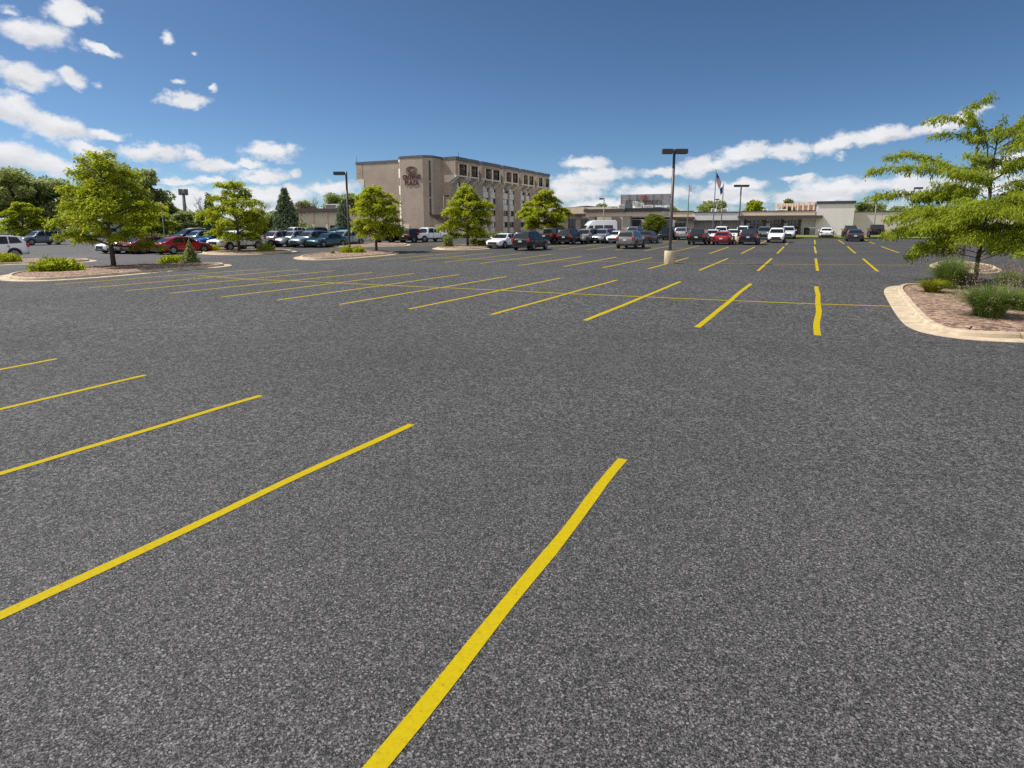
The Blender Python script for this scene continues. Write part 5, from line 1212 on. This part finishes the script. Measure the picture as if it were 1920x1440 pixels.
CARS = [
 # right hand rows
 ('sedan', 'white', 1548, 446.3, 90, 'white sedan seen from behind, alone in front of grey wall'),
 ('sedan', 'slate', 1601, 453, 90, 'dark grey sedan seen from behind, nearest right of the lone white sedan'),
 ('suv', 'charcoal', 1592, 446, 90, 'dark grey SUV just beyond the dark grey sedan'),
 ('jeep', 'black', 1641, 447, 90, 'tall boxy black off-road car beside the locust branch tips'),
 ('suv', 'white', 1455.5, 455.5, 270, 'white SUV facing the camera with dark lower grille'),
 ('suv', 'pearl', 1477, 448, 270, 'white SUV half hidden behind the camera-facing white SUV'),
 ('suv', 'navy', 1405, 459.5, 90, 'dark blue SUV seen from behind beside concrete lamp base'),
 ('suv', 'grey', 1432, 449, 270, 'grey SUV facing the camera between blue and white SUVs'),
 ('sedan', 'red', 1356, 459.5, 90, 'bright red sedan seen from behind in the right hand row'),
 ('suv', 'black', 1311, 459.5, 90, 'black SUV seen from behind, left of the red sedan'),
 ('sedan', 'white', 1336, 453, 270, 'white sedan squeezed between black SUV and red sedan'),
 ('suv', 'white', 1352, 448, 270, 'white SUV whose roof shows above the red sedan'),
 ('sedan', 'white', 1374, 452, 270, 'white sedan between red sedan and concrete lamp base'),
 ('suv', 'white', 1392, 446.5, 270, 'white SUV farthest back behind the dark blue SUV'),
 ('suv', 'silver', 1281, 450, 90, 'silver SUV seen from behind right of the tall central lamp post'),
 ('suv', 'black', 1251, 450.5, 270, 'black SUV just left of the tall central lamp post'),
 ('suv', 'gunmetal', 1183, 467, 90, 'silver grey SUV with big red tail lights, nearest car mid-lot'),
 ('suv', 'steel', 1192, 447, 90, 'dark-windowed blue grey SUV behind the silver grey SUV'),
 ('sedan', 'slate', 1214, 457, 90, 'dark grey sedan just right of the silver grey SUV'),
 ('sedan', 'white', 1158, 457, 270, 'white sedan mostly hidden behind the left side of silver grey SUV'),
 ('suv', 'silver', 1131, 457, 262, 'silver SUV facing the camera in front of white van'),
 ('van', 'white', 1117, 449, 218, 'high-roofed white passenger van before lobby canopy'),
 ('suv', 'champagne', 1099, 457.5, 262, 'tan grey off-road SUV facing camera beside black SUV'),
 ('suv', 'black', 1070, 459, 90, 'black SUV seen from behind left of the white van'),
 ('pickup', 'charcoal', 1037, 459, 90, 'dark pickup truck behind the dark grey SUV under locust tree'),
 ('suv', 'charcoal', 995, 470.5, 90, 'dark grey SUV seen from behind beside the white sedan at centre'),
 ('sedan', 'white', 945, 466.5, 268, 'white sedan facing the camera beside the dark grey SUV'),
 ('pickup', 'white', 806, 454.5, 75, 'white pickup truck below the hotel stair tower'),
 ('suv', 'black', 777, 455.5, 90, 'black SUV immediately left of the white pickup below stair tower'),
 ('suv', 'black', 735, 456, 90, 'dark SUV behind trunk of the bright locust before the tower'),
 # left hand rows
 ('sedan', 'teal', 614, 464.5, 268, 'dark teal sedan left of the tall lamp post'),
 ('suv', 'steel', 583, 464.5, 268, 'silver blue SUV directly left of the dark teal sedan'),
 ('suv', 'silver', 551, 463.5, 268, 'silver SUV between champagne SUV and silver blue SUV'),
 ('suv', 'champagne', 518, 464, 268, 'champagne coloured SUV leftmost in the row of silver cars'),
 ('minivan', 'mint', 648, 461.5, 268, 'pale green minivan just behind the tall lamp post'),
 ('suv', 'white', 551, 446, 268, 'white SUV whose roof shows behind the silver SUVs before annex'),
 ('suv', 'navy', 590, 448, 268, 'dark SUV far back before annex left window'),
 ('suv', 'teal', 632, 448, 268, 'dark teal SUV far back before annex right windows'),
 ('sedan', 'white', 660, 452, 268, 'white sedan far back behind pale green minivan'),
 ('pickup', 'white', 445, 471.5, 275, 'white pickup truck with long hood behind a locust trunk'),
 ('sedan', 'blue', 400, 463.5, 268, 'bright blue sedan between red sedan and white pickup'),
 ('suv', 'steel', 375, 461, 268, 'blue grey SUV behind the roof of the red sedan'),
 ('minivan', 'navy', 357, 455, 268, 'dark blue minivan behind the red sedan'),
 ('suv', 'white', 360, 449, 268, 'white topped SUV farthest back behind the dark blue minivan'),
 ('sedan', 'red', 343, 477, 88, 'bright red sedan behind the small conifer on left island'),
 ('sedan', 'maroon', 288, 476, 88, 'dull maroon red sedan left of the bright red sedan'),
 ('sedan', 'silver', 262, 475.5, 88, 'silver sedan between maroon sedan and white sedan under locust'),
 ('sedan', 'white', 240, 475, 270, 'white sedan under the right side of big left locust'),
 ('suv', 'white', -24, 488, 262, 'white SUV at left picture edge beside a kerbed island'),
 ('suv', 'grey', 77, 460, 272, 'silver grey SUV far left behind the white edge SUV'),
 ('van', 'mint', 192, 448, 268, 'pale green white van seen through gap beside left trunk'),
]
for a in CARS: car(*a, scale=.87 if a[1] == 'mint' and a[0] == 'van' else 1.0)
